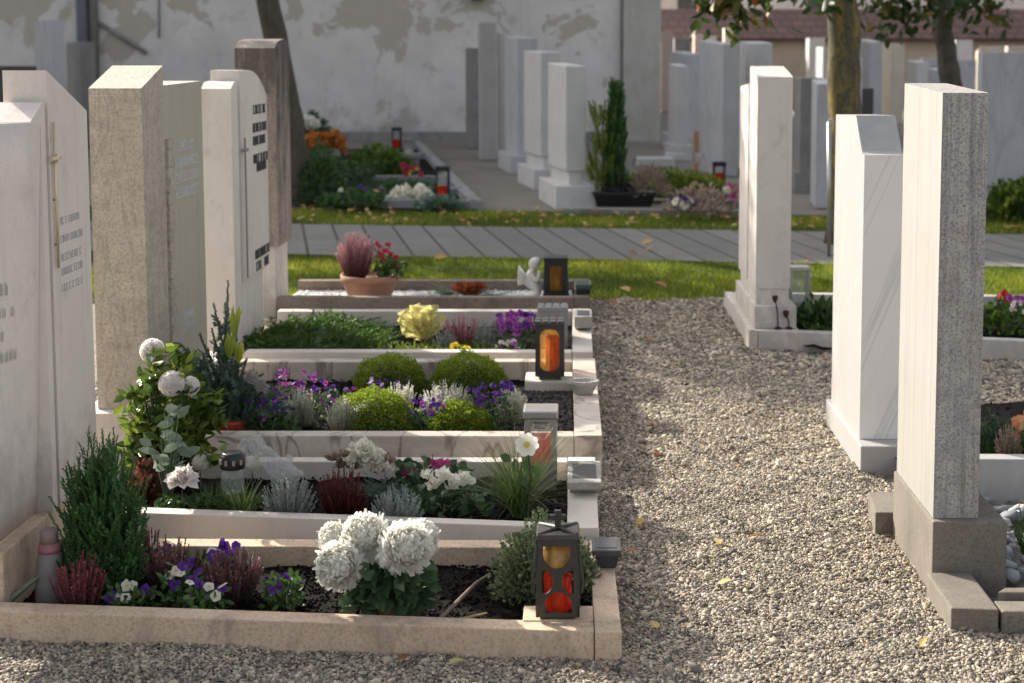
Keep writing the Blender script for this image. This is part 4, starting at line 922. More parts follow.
def bush(a, c, rx, ry, rz, n, L, W, r, up=.4, core=True, fn=leaves, shell=.35, tone=None, boxy=False):
    d = rdir(n, r); d[:, 2] = np.abs(d[:, 2]) * 1.05 - .05
    lump = 1 + (.05 if boxy else .14) * np.sin(d[:, 0] * 5 + c[0] * 9) * np.sin(d[:, 1] * 6 + c[1] * 7) + (.035 if boxy else .06) * np.sin(d[:, 2] * 9 + d[:, 0] * 8)
    dz_ = np.clip(d[:, 2:], 0, 1); dd = np.concatenate([unit(d[:, :2]) * (1 - dz_ ** 2.6) ** .5, dz_], 1) if boxy else d
    P = c + dd * np.array([rx, ry, rz]) * lump[:, None] * (1 - shell * r.random((n, 1)) ** 1.5)
    if boxy: P += .012 * np.sin(P[:, :1] * 95 + 3 * np.sin(P[:, 1:2] * 60)) * np.sin(P[:, 1:2] * 88 + P[:, 2:] * 70) * d
    D = d + np.array([0, 0, up]) + r.normal(0, .45, (n, 3))
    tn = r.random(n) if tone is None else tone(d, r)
    a.add(*fn(P, D, L * (.7 + .6 * r.random(n)), W * (.7 + .6 * r.random(n)), r, tone=tn))
    if core: a.add(*ellips(c, (rx * .72, ry * .72, rz * .74), .0, r, .06, -.05))
    return a

def chrys_bloom(c, R, r, face, n=330, kind='white', flat=.88):
    """dense incurved petals round a ball, loosening at the rim"""
    a = Acc(); f = unit(np.array([face], float))[0]; d = rdir(n, r); d = d[(d @ f) > -.62]; n = len(d)
    k = (d @ f)[:, None]; N = unit(f[None] * 1.0 - d * .15 + r.normal(0, .25, (n, 3)))
    P = c + d * R * .38
    curl = np.where(k[:, 0] > .1, .95, np.where(k[:, 0] > -.35, .7, -.2)) + r.normal(0, .18, n)
    L = R * (.60 + .12 * r.random(n)) * np.where(k[:, 0] < -.2, 1.15, 1.)
    a.add(*strips(P, d, N, L, R * .15, curl, 5, np.clip(.45 + .35 * (1 - k[:, 0]) + .3 * r.random(n), 0, 1), prof=lambda t: .6 + .6 * math.sin(t * 2.7) if t < .97 else .62))
    a.add(*ellips(c, (R * .74,) * 3, .35, r, .03)); return a
def pompon(c, R, r, n=800):
    a = Acc(); d = rdir(n, r); N = rdir(n, r)
    a.add(*broad(c + d * R * .72, d + r.normal(0, .22, (n, 3)), R * .24, R * .2, r, .3 + .7 * r.random(n), None, .3)); a.add(*ellips(c, (R * .85,) * 3, .3, r, .02)); return a

def netm(m, k):
    nd, lk = m.node_tree.nodes, m.node_tree.links; out = nd['Material Output']; src = out.inputs[0].links[0].from_socket
    tp = nd.new('ShaderNodeBsdfTransparent'); mx = nd.new('ShaderNodeMixShader'); mx.inputs[0].default_value = k
    lk.new(src, mx.inputs[1]); lk.new(tp.outputs[0], mx.inputs[2]); lk.new(mx.outputs[0], out.inputs[0]); return m
FG = 'flowering plants on the front graves'
def plant(name, label, cat, base, group=None): return thing(name, label, cat, tuple(base), group)
R_ = lambda s_: np.random.default_rng(s_)

# ---------- front grave
r = R_(101); y = 4.02; s_ = scl(y); c = at(104, 590, y); c[2] = .01
t = plant('conifer_shrub', 'dense upright dark green conifer shrub at the left of the front grave', 'shrub', c)
n = 330; b0 = c + ring(n, r, 34 * s_, 28 * s_); off = ring(n, r, 47 * s_, 38 * s_)
hz = (160 * s_) * (1.06 - .42 * np.hypot(off[:, 0] / (46 * s_), off[:, 1] / (36 * s_)) ** 2) * (.72 + .36 * r.random(n)); hz[::3] *= .55; hz[1::5] *= .4
tp = c + off * 1.02 + np.stack([r.normal(0, .006, n), r.normal(0, .006, n), hz], 1)
a = Acc().add(*shoots(b0, tp, 100, .021, .0055, .8, r)); a.add(*stems(b0, tp, .0018, .1))
n2 = 1300; k_ = r.integers(0, n, n2); f_ = .2 + .7 * r.random((n2, 1)); sb = b0[k_] + (tp - b0)[k_] * f_; q_ = ring(n2, r, .03, .03); q_[:, 2] = .025 + .025 * r.random(n2)
a.add(*shoots(sb, sb + q_, 16, .016, .0055, .85, r)); a.build('foliage', ML['conifer'], t)
def heather(label, u, y, w, h, mat, seed, n=60, m=46, z=.01, grp='heather plants on the graves', L=.0085, lean=1.):
    r = R_(seed); s_ = scl(y); c = at(u, 560, y); c[2] = z
    t = plant('heather', label, 'heather', c, grp)
    n = int(n * 1.6); L *= 1.35; off = ring(n, r, w * s_ / 2, w * s_ / 2 * .8); b0 = c + off * .45; hh = h * s_ * (.6 + .45 * r.random(n)) * (1 - .3 * (off[:, 0] / (w * s_ / 2)) ** 2)
    tp = c + off * lean + np.stack([r.normal(0, .004, n), r.normal(0, .004, n), hh], 1)
    a = Acc().add(*shoots(b0, tp, m, L, .0066, .8, r, True, t0=.12)); a.add(*stems(b0, tp, .0014, .05)); a.build('flower_spikes', mat, t); return t
heather('rosy pink heather in the front left corner below the conifer', 78, 3.88, 58, 62, ML['heather'], 111, 46, 60)
heather('fading brown heather left of the violet pansies on the front grave', 172, 4.05, 62, 56, ML['heathd'], 112, 60, 40)
heather('fading brown heather in the middle of the violet pansies on the front grave', 232, 3.98, 66, 54, ML['heathd'], 113, 70, 40)
heather('thin dark heather sprig behind the fading heather', 150, 4.2, 26, 60, ML['heathd'], 114, 12, 40)
def pansy(label, u, y, w, h, kinds, seed, z=.012, nl=150, rad=.013, grp='pansies on the graves', leafmat=None, face=(.1, -.75, .6)):
    r = R_(seed); s_ = scl(y); c = at(u, 560, y); c[2] = z; t = plant('pansy', label, 'pansy', c, grp)
    a = Acc(); off = ring(nl, r, w * s_ / 2, w * s_ / 2 * .8); P = c + off; P[:, 2] += h * s_ * .72 * r.random(nl); D = off * 8 + np.array([0, 0, .35]) + r.normal(0, .4, (nl, 3))
    a.add(*broad(P, D, .018 + .014 * r.random(nl), .013, r)); q_ = P[:nl // 3].copy(); q_[:, 2] = z; a.add(*stems(q_, P[:nl // 3], .001, .2)); a.build('foliage', leafmat or ML['pansyl'], t)
    for k, cnt in kinds:
        o_ = ring(cnt, r, w * s_ / 2 * .95, w * s_ / 2 * .75); p = c + o_; p[:, 2] += h * s_ * (.52 + .45 * r.random(cnt)); blossoms(t, k, p, rad, r, face)
    return t
pansy('white pansies with dark faces beside the rosy heather', 128, 3.9, 44, 34, [('cream', 6), ('violet', 3)], 121, rad=.014)
pansy('purple and white pansies between the two fading heathers', 180, 3.93, 40, 50, [('violet', 6), ('cream', 4)], 122, rad=.015)
pansy('deep purple pansies behind the fading heather', 213, 4.10, 56, 44, [('violet', 11), ('cream', 1)], 123, rad=.016)
pansy('small white and purple pansies close behind the front kerb', 204, 3.86, 46, 40, [('violet', 4), ('cream', 5)], 124, rad=.013)
pansy('lone purple pansy clump left of the white chrysanthemums', 283, 3.95, 40, 40, [('violet', 8), ('cream', 1)], 125, rad=.015)
pansy('small lilac pansy tuft behind the brown heather', 158, 4.18, 30, 34, [('violet', 3), ('cream', 2)], 126, rad=.012)
# white chrysanthemums in a terracotta pot
r = R_(131); y = 3.86; s_ = scl(y, 600); c = at(390, 618, y); c[2] = .012
t = plant('chrysanthemum', 'potted white chrysanthemum with big shaggy blooms on the front grave', 'flower pot', c)
B().lathe([(.042, 0), (.052, .045), (.056, .047), (.056, .058), (.047, .058), (.044, .04)], c, 24).build('pot', M_terra, t)
a = Acc(); nl = 260; d = rdir(nl, r); P = c + np.stack([d[:, 0] * .095 * (1 - .4 * r.random(nl)), d[:, 1] * .07, .045 + .115 * r.random(nl)], 1)
D = np.stack([d[:, 0], d[:, 1], r.normal(-.25, .35, nl)], 1)
a.add(*broad(P, D, .042 + .022 * r.random(nl), .036, r)); 
bl = [(341, 566, y - .05, 23, (-.4, -.8, .3)), (336, 541, y + .05, 17, (-.3, -.3, .9)), (365, 538, y + .02, 23, (0, -.5, .85)), (405, 549, y - .05, 25, (.35, -.7, .55)), (418, 540, y + .04, 19, (.7, -.1, .7)), (352, 546, y + .07, 17, (0, .2, 1))]
bc = np.array([at(u, v, yy) for u, v, yy, q1, q2 in bl]); a.add(*stems(np.tile(c + [0, 0, .05], (6, 1)), bc, .003, .3)); a.build('foliage', ML['chrys'], t)
for (u, v, yy, R, fc), bcx in zip(bl, bc): chrys_bloom(bcx, R * s_, r, fc, 1100).build('bloom', ML['white'], t)
# pale green shrub by the lantern
r = R_(141); y = 4.02; s_ = scl(y); c = at(546, 600, y); c[2] = .012
t = plant('small_shrub', 'round pale green small leaved shrub behind the front bronze lantern', 'shrub', c)
n = 420; off = ring(n, r, 54 * s_, 46 * s_); hz = 74 * s_ * (1.02 - .55 * (off[:, 0] / (54 * s_)) ** 2) * (.45 + .6 * r.random(n))
b0 = c + off * .5; tp = c + off + np.stack([r.normal(0, .005, n), r.normal(0, .005, n), np.maximum(hz, .03)], 1)
a = Acc().add(*shoots(b0, tp, 26, .012, .0085, 1.05, r, t0=.2)); bush(a, c + np.array([0, 0, .02]), 53 * s_, 46 * s_, 70 * s_, 3800, .0125, .0095, r, .5, False, broad, .55); a.add(*stems(b0, tp, .0013, .1)); a.build('foliage', ML['hebe'], t)

# ---------- second grave
r = R_(201); y = 4.95; s_ = scl(y); c = at(172, 495, y); c[2] = .045
t = plant('flowering_evergreen', 'leafy glossy evergreen with three white ball blooms before the brown headstone', 'flowering shrub', c)
a = Acc(); ncl = 90; off = ring(ncl, r, 46 * s_, 34 * s_); hz = (130 * s_) * (.18 + .85 * r.random(ncl)) * (1 - .25 * (off[:, 0] / (46 * s_)) ** 2); tp = c + off; tp[:, 2] += hz
a.add(*stems(c + off * .25, tp, .004, .1))
for k in range(12):
    D = rdir(ncl, r); D[:, 2] = D[:, 2] * .5 + .25; a.add(*broad(tp + r.normal(0, .016, (ncl, 3)), D, .042 + .022 * r.random(ncl), .026, r, cup=.12))
a.build('foliage', ML['rhodo'], t)
for u, v, R, dy in ((152.5, 351, 13.5, .0), (171.5, 383.5, 13.5, -.12), (190, 386, 10.5, -.06)):
    p = at(u, v, y + dy); B().tube([p, (c[0] + .01, c[1], .2)], .0035, 6).build('stem', ML['twig'], t); pompon(p, R * s_, r).build('bloom', ML['blush'], t)
r = R_(203); y = 4.72; s_ = scl(y); c = at(168, 505, y); c[2] = .045
t = plant('grey_leaf_plant', 'felted grey green leaves in front of the glossy evergreen', 'plant', c)
a = Acc(); pts = [(165, 440), (158, 452), (176, 447), (184, 455), (170, 460), (160, 436), (172, 424), (168, 412), (178, 418), (182, 437), (152, 446), (165, 470), (178, 466)]
P = np.array([at(u, v, y + r.normal(0, .02)) for u, v in pts]); D = np.stack([r.normal(0, 1, 13), r.normal(-.3, .5, 13), r.normal(.2, .6, 13)], 1)
P = np.concatenate([P, P + r.normal(0, .012, P.shape)]); D = np.concatenate([D, D + r.normal(0, .6, D.shape)]); a.add(*broad(P, D, .05 + .015 * r.random(26), .030, r, None, np.tile([[.1, -1, .5]], (26, 1)) + r.normal(0, .3, (26, 3)), .12)); a.add(*stems(np.tile(c, (26, 1)), P, .0022, .2)); a.build('foliage', ML['greyl'], t)
r = R_(204); c = at(145, 500, 4.78); c[2] = .045; t = plant('copper_plant', 'copper red leaved plant between the conifer and the grey leaves', 'plant', c)
a = Acc(); bush(a, c, .065, .06, .14, 260, .028, .018, r, core=False, fn=broad, shell=.8); a.build('foliage', ML['copper'], t)
r = R_(205); y = 4.60; s_ = scl(y); c = at(182, 482, y); cb = c.copy(); cb[2] = .045; t = plant('white_peony', 'single blush white peony bloom low beside the copper leaves', 'flower', cb)
a = Acc()
bush(a, c, .032, .028, .03, 90, .03, .028, r, .5, False, broad, .8)
for k, (L, up, m) in enumerate(((15, .15, 11), (13, .6, 10), (10, 1.3, 8))):
    an = np.arange(m) * 6.283 / m + k * .4; D = np.stack([np.cos(an), np.sin(an) * .9 - .35, np.full(m, up * .6)], 1)
    a.add(*broad(np.tile(c, (m, 1)) + D * .006, D + r.normal(0, .25, (m, 3)), L * s_ * 1.1, L * s_ * .95, r, .3 + .7 * r.random(m), np.tile([[0, -.5, 1.]], (m, 1)), .25))
a.build('bloom', ML['blush'], t); a = Acc(); a.add(*stems(cb[None], c[None], .003, .3)); a.build('stem', ML['twig'], t)
r = R_(206); c = at(205, 512, 4.62); c[2] = .045; t = plant('ground_cover', 'dark low creeping greenery along the left of the second grave', 'ground cover', c)
a = Acc(); n = 1500; P = np.stack([X(148, 4.6) + (X(262, 4.6) - X(148, 4.6)) * r.random(n), 4.60 + .10 * r.random(n), .05 + .055 * r.random(n)], 1); a.add(*broad(P, rdir(n, r) + np.array([0, -.2, .3]), .018, .014, r)); a.build('foliage', ML['ivy'], t)
def tuft(label, u, y, w, h, n, mat, seed, z=.045, wd=.0045):
    r = R_(seed); s_ = scl(y); c = at(u, 510, y); c[2] = z; t = plant('grass_tuft', label, 'ornamental grass', c, 'ornamental grass tufts')
    an = r.random(n) * 6.283; sp = .15 + .85 * r.random(n); D = np.stack([np.cos(an) * sp * w / h * .62, np.sin(an) * sp * w / h * .5, np.ones(n)], 1)
    N = np.stack([np.cos(an), np.sin(an), np.full(n, -.35)], 1)
    L = h * s_ * (.6 + .6 * r.random(n)); a = Acc().add(*strips(c + ring(n, r, .022), D, N, L, wd, .25 + .75 * sp * r.random(n), 6, None, .8)); a.build('blades', mat, t); return t
tuft('large fountain of green and yellow striped grass on the second grave', 519, 4.66, 100, 92, 420, ML['tuft'], 211)
tuft('small green grass tuft in front of the glass grave light', 243, 4.60, 56, 50, 170, ML['tuft'], 212)
tuft('low green grass tuft left of the glass grave light', 214, 4.66, 44, 40, 110, ML['ivy'], 213)
# tulle ribbon and white blooms
r = R_(220); y = 4.85; s_ = scl(y); c = at(262, 480, y); c[2] = .045
t = plant('tulle_bow', 'crumpled white tulle ribbon lying beside the glass grave light', 'ribbon', c)
M_tul = netm(leafm('white tulle', two((.66, .66, .65), (.82, .82, .81)), .5, .7), .42)
def cloth(name, pts, wid, mat, parent, seed, amp=.012):
    r = R_(seed); pts = [np.array(p) for p in pts]; n = 40; m = 14; V = []
    for i in range(n):
        f = i / (n - 1) * (len(pts) - 1); k = min(int(f), len(pts) - 2); f -= k; p = pts[k] * (1 - f) + pts[k + 1] * f; d = unit((pts[k + 1] - pts[k])[None])[0]; sd_ = unit(np.cross(d, [.2, -.8, .6])[None])[0]; nn = np.cross(sd_, d)
        wv = wid[k] * (1 - f) + wid[k + 1] * f
        for j in range(m):
            g = j / (m - 1) - .5; V.append(p + sd_ * g * wv + nn * amp * (math.sin(g * 17 + i * .3) + .6 * math.sin(g * 9 - i * .5 + 1) + .4 * r.normal()))
    idx = np.arange(n * m).reshape(n, m); f = np.stack([idx[:-1, :-1], idx[:-1, 1:], idx[1:, 1:], idx[1:, :-1]], -1).reshape(-1, 4)
    return link(name, npmesh(name, np.array(V), [f], mat, r.random(n * m), None, True), parent)
cloth('ribbon_tail', [at(250, 447, y + .03), at(262, 452, y), at(276, 466, y - .02), at(298, 480, y - .05)], [.03, .055, .075, .06], M_tul, t, 1, .006)
cloth('ribbon_loop', [at(243, 462, y), at(246, 447, y + .02), at(256, 441, y + .03), at(264, 455, y - .01)], [.03, .06, .05, .04], M_tul, t, 2, .006)
cloth('ribbon_tail', [at(270, 462, y + .02), at(284, 468, y + .02), at(291, 455, y + .05)], [.03, .05, .02], M_tul, t, 3, .006)
for u, v, R, lab in ((252, 463, 10, 'small white ball bloom right of the black lantern lid'), (200, 462, 9, 'small white bloom behind the blush peony')):
    c = at(u, v, 4.86); cb = c.copy(); cb[2] = .045; t = plant('white_bloom', lab, 'flower', cb, 'small white blooms'); pompon(c, R * s_, r, 160).build('bloom', ML['white'], t); Acc().add(*stems(cb[None], c[None], .003)).build('stem', ML['twig'], t)
def silver(label, u, y, w, h, seed, n=90, z=.045, kind='silver', nm='silver_bush', cat='silver bush', m=30):
    r = R_(seed); s_ = scl(y); c = at(u, 510, y); c[2] = z; t = plant(nm, label, cat, c, 'silver bushes on the graves' if kind == 'silver' else None)
    n = int(n * 1.5); off = ring(n, r, w * s_ / 2, w * s_ / 2 * .8); hh = h * s_ * (.5 + .55 * r.random(n)) * (1 - .35 * (off[:, 0] / (w * s_ / 2)) ** 2); tp = c + off; tp[:, 2] += hh
    a = Acc().add(*shoots(c + off * .4, tp, m, .0115, .0058, 1.0, r, t0=.1)); a.add(*stems(c + off * .4, tp, .0016, .3)); a.build('foliage', ML[kind], t); return t
silver('silver grey bush right of the small green grass tuft', 289, 4.58, 58, 50, 231, 110)
silver('silver grey bush in front of the white cyclamen', 398, 4.53, 54, 40, 232, 100)
silver('dark red leafy bush between the two silver bushes', 342, 4.58, 54, 56, 233, 110, .045, 'darkred', 'red_leaf_bush', 'bush')
r = R_(240); c = at(385, 495, 4.85); c[2] = .045; t = plant('fir_wreath', 'low evergreen wreath with white rose and brown cones on the second grave', 'wreath', c)
n = 60; a = Acc(); b0 = c + ring(n, r, .10, .06); b0[:, 2] += .02; d = np.stack([r.normal(0, .08, n), r.normal(-.02, .05, n), .02 + .03 * r.random(n)], 1); a.add(*shoots(b0, b0 + d, 40, .014, .0022, .9, r)); a.build('greenery', ML['fir'], t)
for i, (u, v) in enumerate(((333, 460), (341, 467), (348, 463), (355, 468), (345, 456), (384, 468), (390, 462), (377, 472))):
    p = at(u, v, 4.80 + .01 * (i % 3)); a = Acc(); bush(a, p, .016, .016, .018, 60, .014, .010, r, fn=broad); a.build('cone', ML['tan'], t)
for u, v, R in ((364, 456, 11), (354, 462, 7), (372, 462, 8), (382, 470, 7)): p = at(u, v, 4.78); a = Acc(); bush(a, p, R * s_, R * s_, R * s_ * .8, 70, R * s_ * .9, R * s_ * .8, r, fn=broad, core=False, shell=.8); a.build('rose', ML['cream'], t)
# cyclamens
def cyclamen(label, u, y, pts, kind, seed, w=60, z=.045, lh=.10, R=11):
    r = R_(seed); s_ = scl(y); c = at(u, 505, y); c[2] = z; t = plant('cyclamen', label, 'cyclamen', c, 'cyclamens on the graves')
    a = Acc(); n = 130; off = ring(n, r, w * s_ / 2, w * s_ / 2 * .7); P = c + off; P[:, 2] += lh * (.2 + .6 * r.random(n)); a.add(*broad(P, off * 10 + r.normal(0, .4, (n, 3)), .034, .032, r)); 
    bp = np.array([at(u_, v_, y - .02) for u_, v_ in pts]); a.add(*stems(np.tile(c, (len(bp), 1)), bp, .002, 0)); a.build('foliage', ML['chrys'], t)
    for p in bp:
        m = 6; an = np.arange(m) * 1.047 + r.random(); D = np.stack([np.cos(an) * .8, np.sin(an) * .8, np.full(m, .75)], 1); b_ = Acc().add(*broad(np.tile(p, (m, 1)), D + r.normal(0, .2, (m, 3)), R * s_, R * s_ * .8, r, None, None, .2)); b_.build('blossom', ML[kind], t)
    return t
cyclamen('white cyclamen with dark green leaves in the middle of the second grave', 450, 4.66, [(428, 478), (437, 484), (446, 480), (455, 486), (462, 479), (468, 484), (442, 476), (451, 489), (433, 489)], 'white', 251, 78)
cyclamen('magenta cyclamen behind the white cyclamen', 436, 4.9, [(437, 466), (446, 468), (408, 477), (412, 475), (441, 470)], 'pinkc', 252, 66, lh=.13, R=10)
r = R_(260); y = 4.56; p = at(527, 444, y); c = p.copy(); c[2] = .045; t = plant('anemone', 'single white anemone with yellow centre on a tall stem above the grass', 'flower', c)
B().tube([c, (p[0] + .012, y + .01, .2), p], .0028, 6).build('stem', ML['twig'], t); blossoms(t, 'white', [p + np.array([0, -.008, 0])], .036, r, (0, -1, .25), .05, 'bloom')
a = Acc(); pts = np.array([at(u, v, y + .01) for u, v in ((521, 462), (533, 466), (524, 476), (517, 458), (500, 455), (530, 455), (519, 484))]); a.add(*broad(pts, rdir(7, r), .04, .03, r)); a.add(*stems(np.tile(c, (7, 1)), pts, .002)); a.build('leaf', ML['pansyl'], t)

# ---------- marble grave
def boxdome(label, u, vb, w, h, y, seed):
    r = R_(seed); s_ = scl(y, 400); c = at(u, vb, y); c[2] = .055; t = plant('box_dome', label, 'box shrub', c, 'clipped box domes on the marble grave')
    hz = Z(vb - h, y) - .055; a = Acc(); bush(a, c, w / 2 * s_, w / 2 * s_ * .85, hz, 9000, .0085, .0068, r, .12, True, leaves, .16, lambda d, r: np.clip(.35 + .45 * d[:, 2] + r.normal(0, .2, len(d)), 0, 1), True); a.build('foliage', ML['box'], t)  # leaf tone rises upwards: sunlit tops put into the colour
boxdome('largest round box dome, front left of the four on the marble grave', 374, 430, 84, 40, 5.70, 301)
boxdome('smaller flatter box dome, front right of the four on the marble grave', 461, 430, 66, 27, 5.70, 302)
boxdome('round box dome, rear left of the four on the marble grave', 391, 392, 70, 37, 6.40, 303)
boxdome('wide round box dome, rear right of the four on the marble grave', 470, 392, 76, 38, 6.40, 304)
heather('white heather tips at the left of the marble grave', 303, 5.75, 30, 40, ML['heathw'], 311, 68, 34, .055)
heather('white heather behind the largest box dome on the marble grave', 402, 5.85, 36, 40, ML['heathw'], 312, 68, 34, .055)
heather('white heather between the rear box domes and the violets', 447, 5.8, 52, 42, ML['heathw'], 313, 100, 34, .055)
heather('white heather clump at the right end beside the lava chips', 512, 5.78, 32, 38, ML['heathw'], 314, 80, 34, .055)
heather('white heather in the centre left beside the largest box dome', 345, 5.62, 36, 38, ML['heathw'], 315, 60, 34, .055)
pansy('dark violets at the far left of the marble grave', 272, 5.62, 60, 44, [('violet', 30), ('magenta', 7)], 321, .055, 170, .0098)
pansy('bright magenta violets behind the white heather tips', 300, 5.95, 60, 46, [('magenta', 34), ('violet', 9)], 322, .055, 120, .0098)
pansy('mixed violets between the left heather and the box domes', 335, 5.8, 46, 44, [('violet', 17), ('magenta', 11)], 323, .055, 110, .0098)
pansy('violets just left of the rear box domes', 390, 5.92, 46, 40, [('violet', 26)], 324, .055, 110, .0098)
pansy('violets in the middle between the front box domes', 428, 5.66, 40, 40, [('violet', 20), ('magenta', 5)], 325, .055, 100, .0098)
pansy('violets at the right between box dome and white heather', 490, 5.72, 52, 50, [('violet', 41), ('magenta', 7)], 326, .055, 150, .0098)
# fir bouquet with calla
r = R_(331); y = 5.62; s_ = scl(y, 380); c = at(232, 415, y); c[2] = .055; t = plant('fir_bouquet', 'tall bouquet of fir branches with lime calla lilies leaning before the brown headstone', 'bouquet', c)
tips = np.array([at(u, v, y + r.normal(0, .05)) for u, v in ((228, 282), (214, 305), (182, 345), (196, 352), (205, 372), (240, 345), (212, 330), (225, 320), (250, 372), (262, 392), (275, 395), (200, 392), (215, 400), (244, 395), (258, 408), (188, 365), (232, 360), (270, 405), (208, 350), (221, 345), (192, 378), (236, 330), (188, 350), (204, 360), (216, 370), (226, 355), (238, 380), (210, 385), (246, 360), (256, 382), (266, 398), (280, 402), (200, 335))])
b0 = np.tile(c + [0, 0, .03], (len(tips), 1)) + ring(len(tips), r, .04); a = Acc().add(*shoots(b0, tips, 240, .027, .0055, .85, r, t0=.05)); a.add(*stems(b0, tips, .004, .1))
n2 = 170; k_ = r.integers(0, len(tips), n2); f_ = .3 + .6 * r.random((n2, 1)); sb = b0[k_] + (tips - b0)[k_] * f_; ax = unit((tips - b0)[k_]); side = unit(np.cross(ax, rdir(n2, r))); se = sb + ax * .05 + side * .05; a.add(*shoots(sb, se, 46, .023, .0055, .85, r)); a.build('greenery', ML['fir'], t)
for u, v, w_, h_ in ((229, 345, 6, 28), (235, 322, 7, 36), (238, 352, 6, 24)):
    p = at(u, v + h_ / 2, y - .06); q_ = at(u + 2, v - h_ / 2, y - .08); m = 5; an = np.arange(m) * 1.2566; D = np.tile(unit((q_ - p)[None]), (m, 1)) + np.stack([np.cos(an), np.sin(an), np.zeros(m)], 1) * .16
    Acc().add(*broad(np.tile(p, (m, 1)), D, h_ * s_, w_ * s_, r, None, None, .3)).build('calla', ML['calla'], t)
cloth('ribbon', [at(240, 372, y - .08), at(255, 380, y - .09), at(268, 390, y - .08)], [.03, .05, .03], netm(leafm('pale silk', two((.42, .38, .36), (.55, .50, .48)), .4, .5), .4), t, 7, .01)
B().lathe([(.05, 0), (.065, .06), (.068, .07)], c, 20).build('pot', plain('red plastic pot', (.38, .06, .025), .5), t)

# ---------- fourth grave
r = R_(401); y = 7.4; c = at(318, 340, y); c[2] = .06; t = plant('juniper_carpet', 'dense green juniper carpet covering the left of the fourth grave', 'ground cover', c)
n = 900; b0 = c + ring(n, r, .36, .40); b0[:, 0] += -.0; b0[:, 2] += .02 + .07 * r.random(n) * (1 - ((b0[:, 0] - c[0]) / .42) ** 2) ; d = np.stack([r.normal(0.02, .05, n), r.normal(-.02, .05, n), .022 + .02 * r.random(n)], 1)
a = Acc().add(*shoots(b0, b0 + d, 30, .015, .007, .9, r)); a.add(*ellips(c, (.36, .38, .085), 0, r, .05, 0)); a.build('foliage', ML['juniper'], t)
r = R_(402); y = 7.1; c = at(436, 345, y); c[2] = .06; t = plant('sedum_carpet', 'low chartreuse sedum carpet below the yellow wrapped bouquet', 'ground cover', c)
n = 420; b0 = c + ring(n, r, .31, .14); d = np.stack([r.normal(0, .03, n), r.normal(-.02, .03, n), .03 + .045 * r.random(n)], 1); Acc().add(*shoots(b0, b0 + d, 18, .017, .007, .9, r)).build('foliage', ML['chart'], t)
r = R_(403); y = 7.3; s_ = scl(y, 330); c = at(424, 342, y); c[2] = .07; t = plant('wrapped_bouquet', 'bouquet wrapped in pale yellow tulle on the fourth grave', 'bouquet', c)
M_yt = netm(leafm('yellow tulle', two((.60, .55, .18), (.82, .76, .36)), .55, .6), .2)
for k, (u0, v0, u1, v1, ww) in enumerate(((424, 338, 408, 308, .13), (424, 338, 424, 305, .15), (424, 338, 437, 312, .11), (422, 338, 402, 316, .07))): cloth('wrapping', [at(u0, v0, y), at((u0 + u1) / 2, (v0 + v1) / 2 + 2, y - .03), at(u1, v1, y - .02)], [.03, .10, ww], M_yt, t, 20 + k, .012)
a = Acc(); P = np.array([at(420 + r.normal(0, 7), 322 + r.normal(0, 6), y + .02) for _ in range(40)]); a.add(*broad(P, rdir(40, r), .035, .03, r)); a.build('flowers', ML['cream'], t)
heather('pink heather right of the yellow wrapped bouquet', 464, 7.25, 40, 40, ML['heathp'], 411, 44, 36, .06, L=.011)
silver('silver grey bush between pink heather and magenta violets', 487, 7.2, 26, 38, 412, 46, .06)
silver('low silver grey bush left of the pink heather', 446, 7.15, 26, 26, 414, 36, .06)
pansy('mass of magenta violets at the right of the fourth grave', 519, 7.25, 52, 40, [('magenta', 46), ('violet', 12)], 413, .06, 240, .019)
pansy('white and green violets in front of the magenta mass', 512, 7.02, 40, 22, [('cream', 7), ('magenta', 4)], 416, .06, 140, .015)
pansy('bright yellow pansy clump on the fourth grave', 461, 7.0, 20, 18, [('yellow', 6)], 415, .06, 50, .026)

# ---------- rear grave
y = 8.78; s_ = scl(y, 290); c = at(370, 299, y); c[2] = .07; R = 29 * s_; hz = Z(274, y) - .07
t = thing('terracotta_bowl', 'round terracotta bowl planted with heather on white gravel', 'flower pot', tuple(c))
b = B(); b.lathe([(R * .66, 0), (R * .78, hz * .25), (R * .93, hz * .68), (R * .96, hz * .72), (R, hz * .74), (R, hz), (R * .93, hz), (R * .9, hz * .82)], c, 36); b.build('bowl', M_terra, t)
heather('pink heather growing in the terracotta bowl', 360, y, 40, 46, ML['heathp'], 421, 130, 44, .07 + hz * .8, L=.015)
r = R_(422); c = at(388, 280, y); c[2] = .07 + hz * .8; t = plant('cyclamen', 'red cyclamen growing in the terracotta bowl', 'cyclamen', c, 'cyclamens on the graves')
a = Acc(); n = 90; P = c + np.stack([r.normal(.0, .045, n), r.normal(-.03, .04, n), .02 + .08 * r.random(n)], 1); a.add(*broad(P, rdir(n, r) + np.array([.2, -.2, .2]), .045, .04, r)); bp = np.array([at(u, v, y - .03) for u, v in ((378, 246), (384, 252), (389, 246), (391, 256), (379, 255), (397, 259), (395, 270), (386, 262))]); a.add(*stems(np.tile(c, (len(bp), 1)), bp, .003)); a.build('foliage', ML['ivy'], t)
for p in bp: Acc().add(*broad(np.tile(p, (6, 1)), rdir(6, r) + np.array([0, 0, .6]), .032, .026, r)).build('blossom', ML['red'], t)
r = R_(423); y = 8.8; c = at(466, 300, y); c[2] = .075; t = plant('flower_spray', 'lying spray of fir and dried orange red flowers on the rear grave', 'bouquet', c)
n = 46; b0 = c + np.stack([r.normal(.04, .06, n), r.normal(0, .05, n), .03 * r.random(n)], 1); d = np.stack([r.choice([-1, 1], n) * (.06 + .10 * r.random(n)), r.normal(0, .04, n), .01 + .03 * r.random(n)], 1); Acc().add(*shoots(b0, b0 + d, 40, .022, .004, .8, r)).build('greenery', ML['fir'], t)
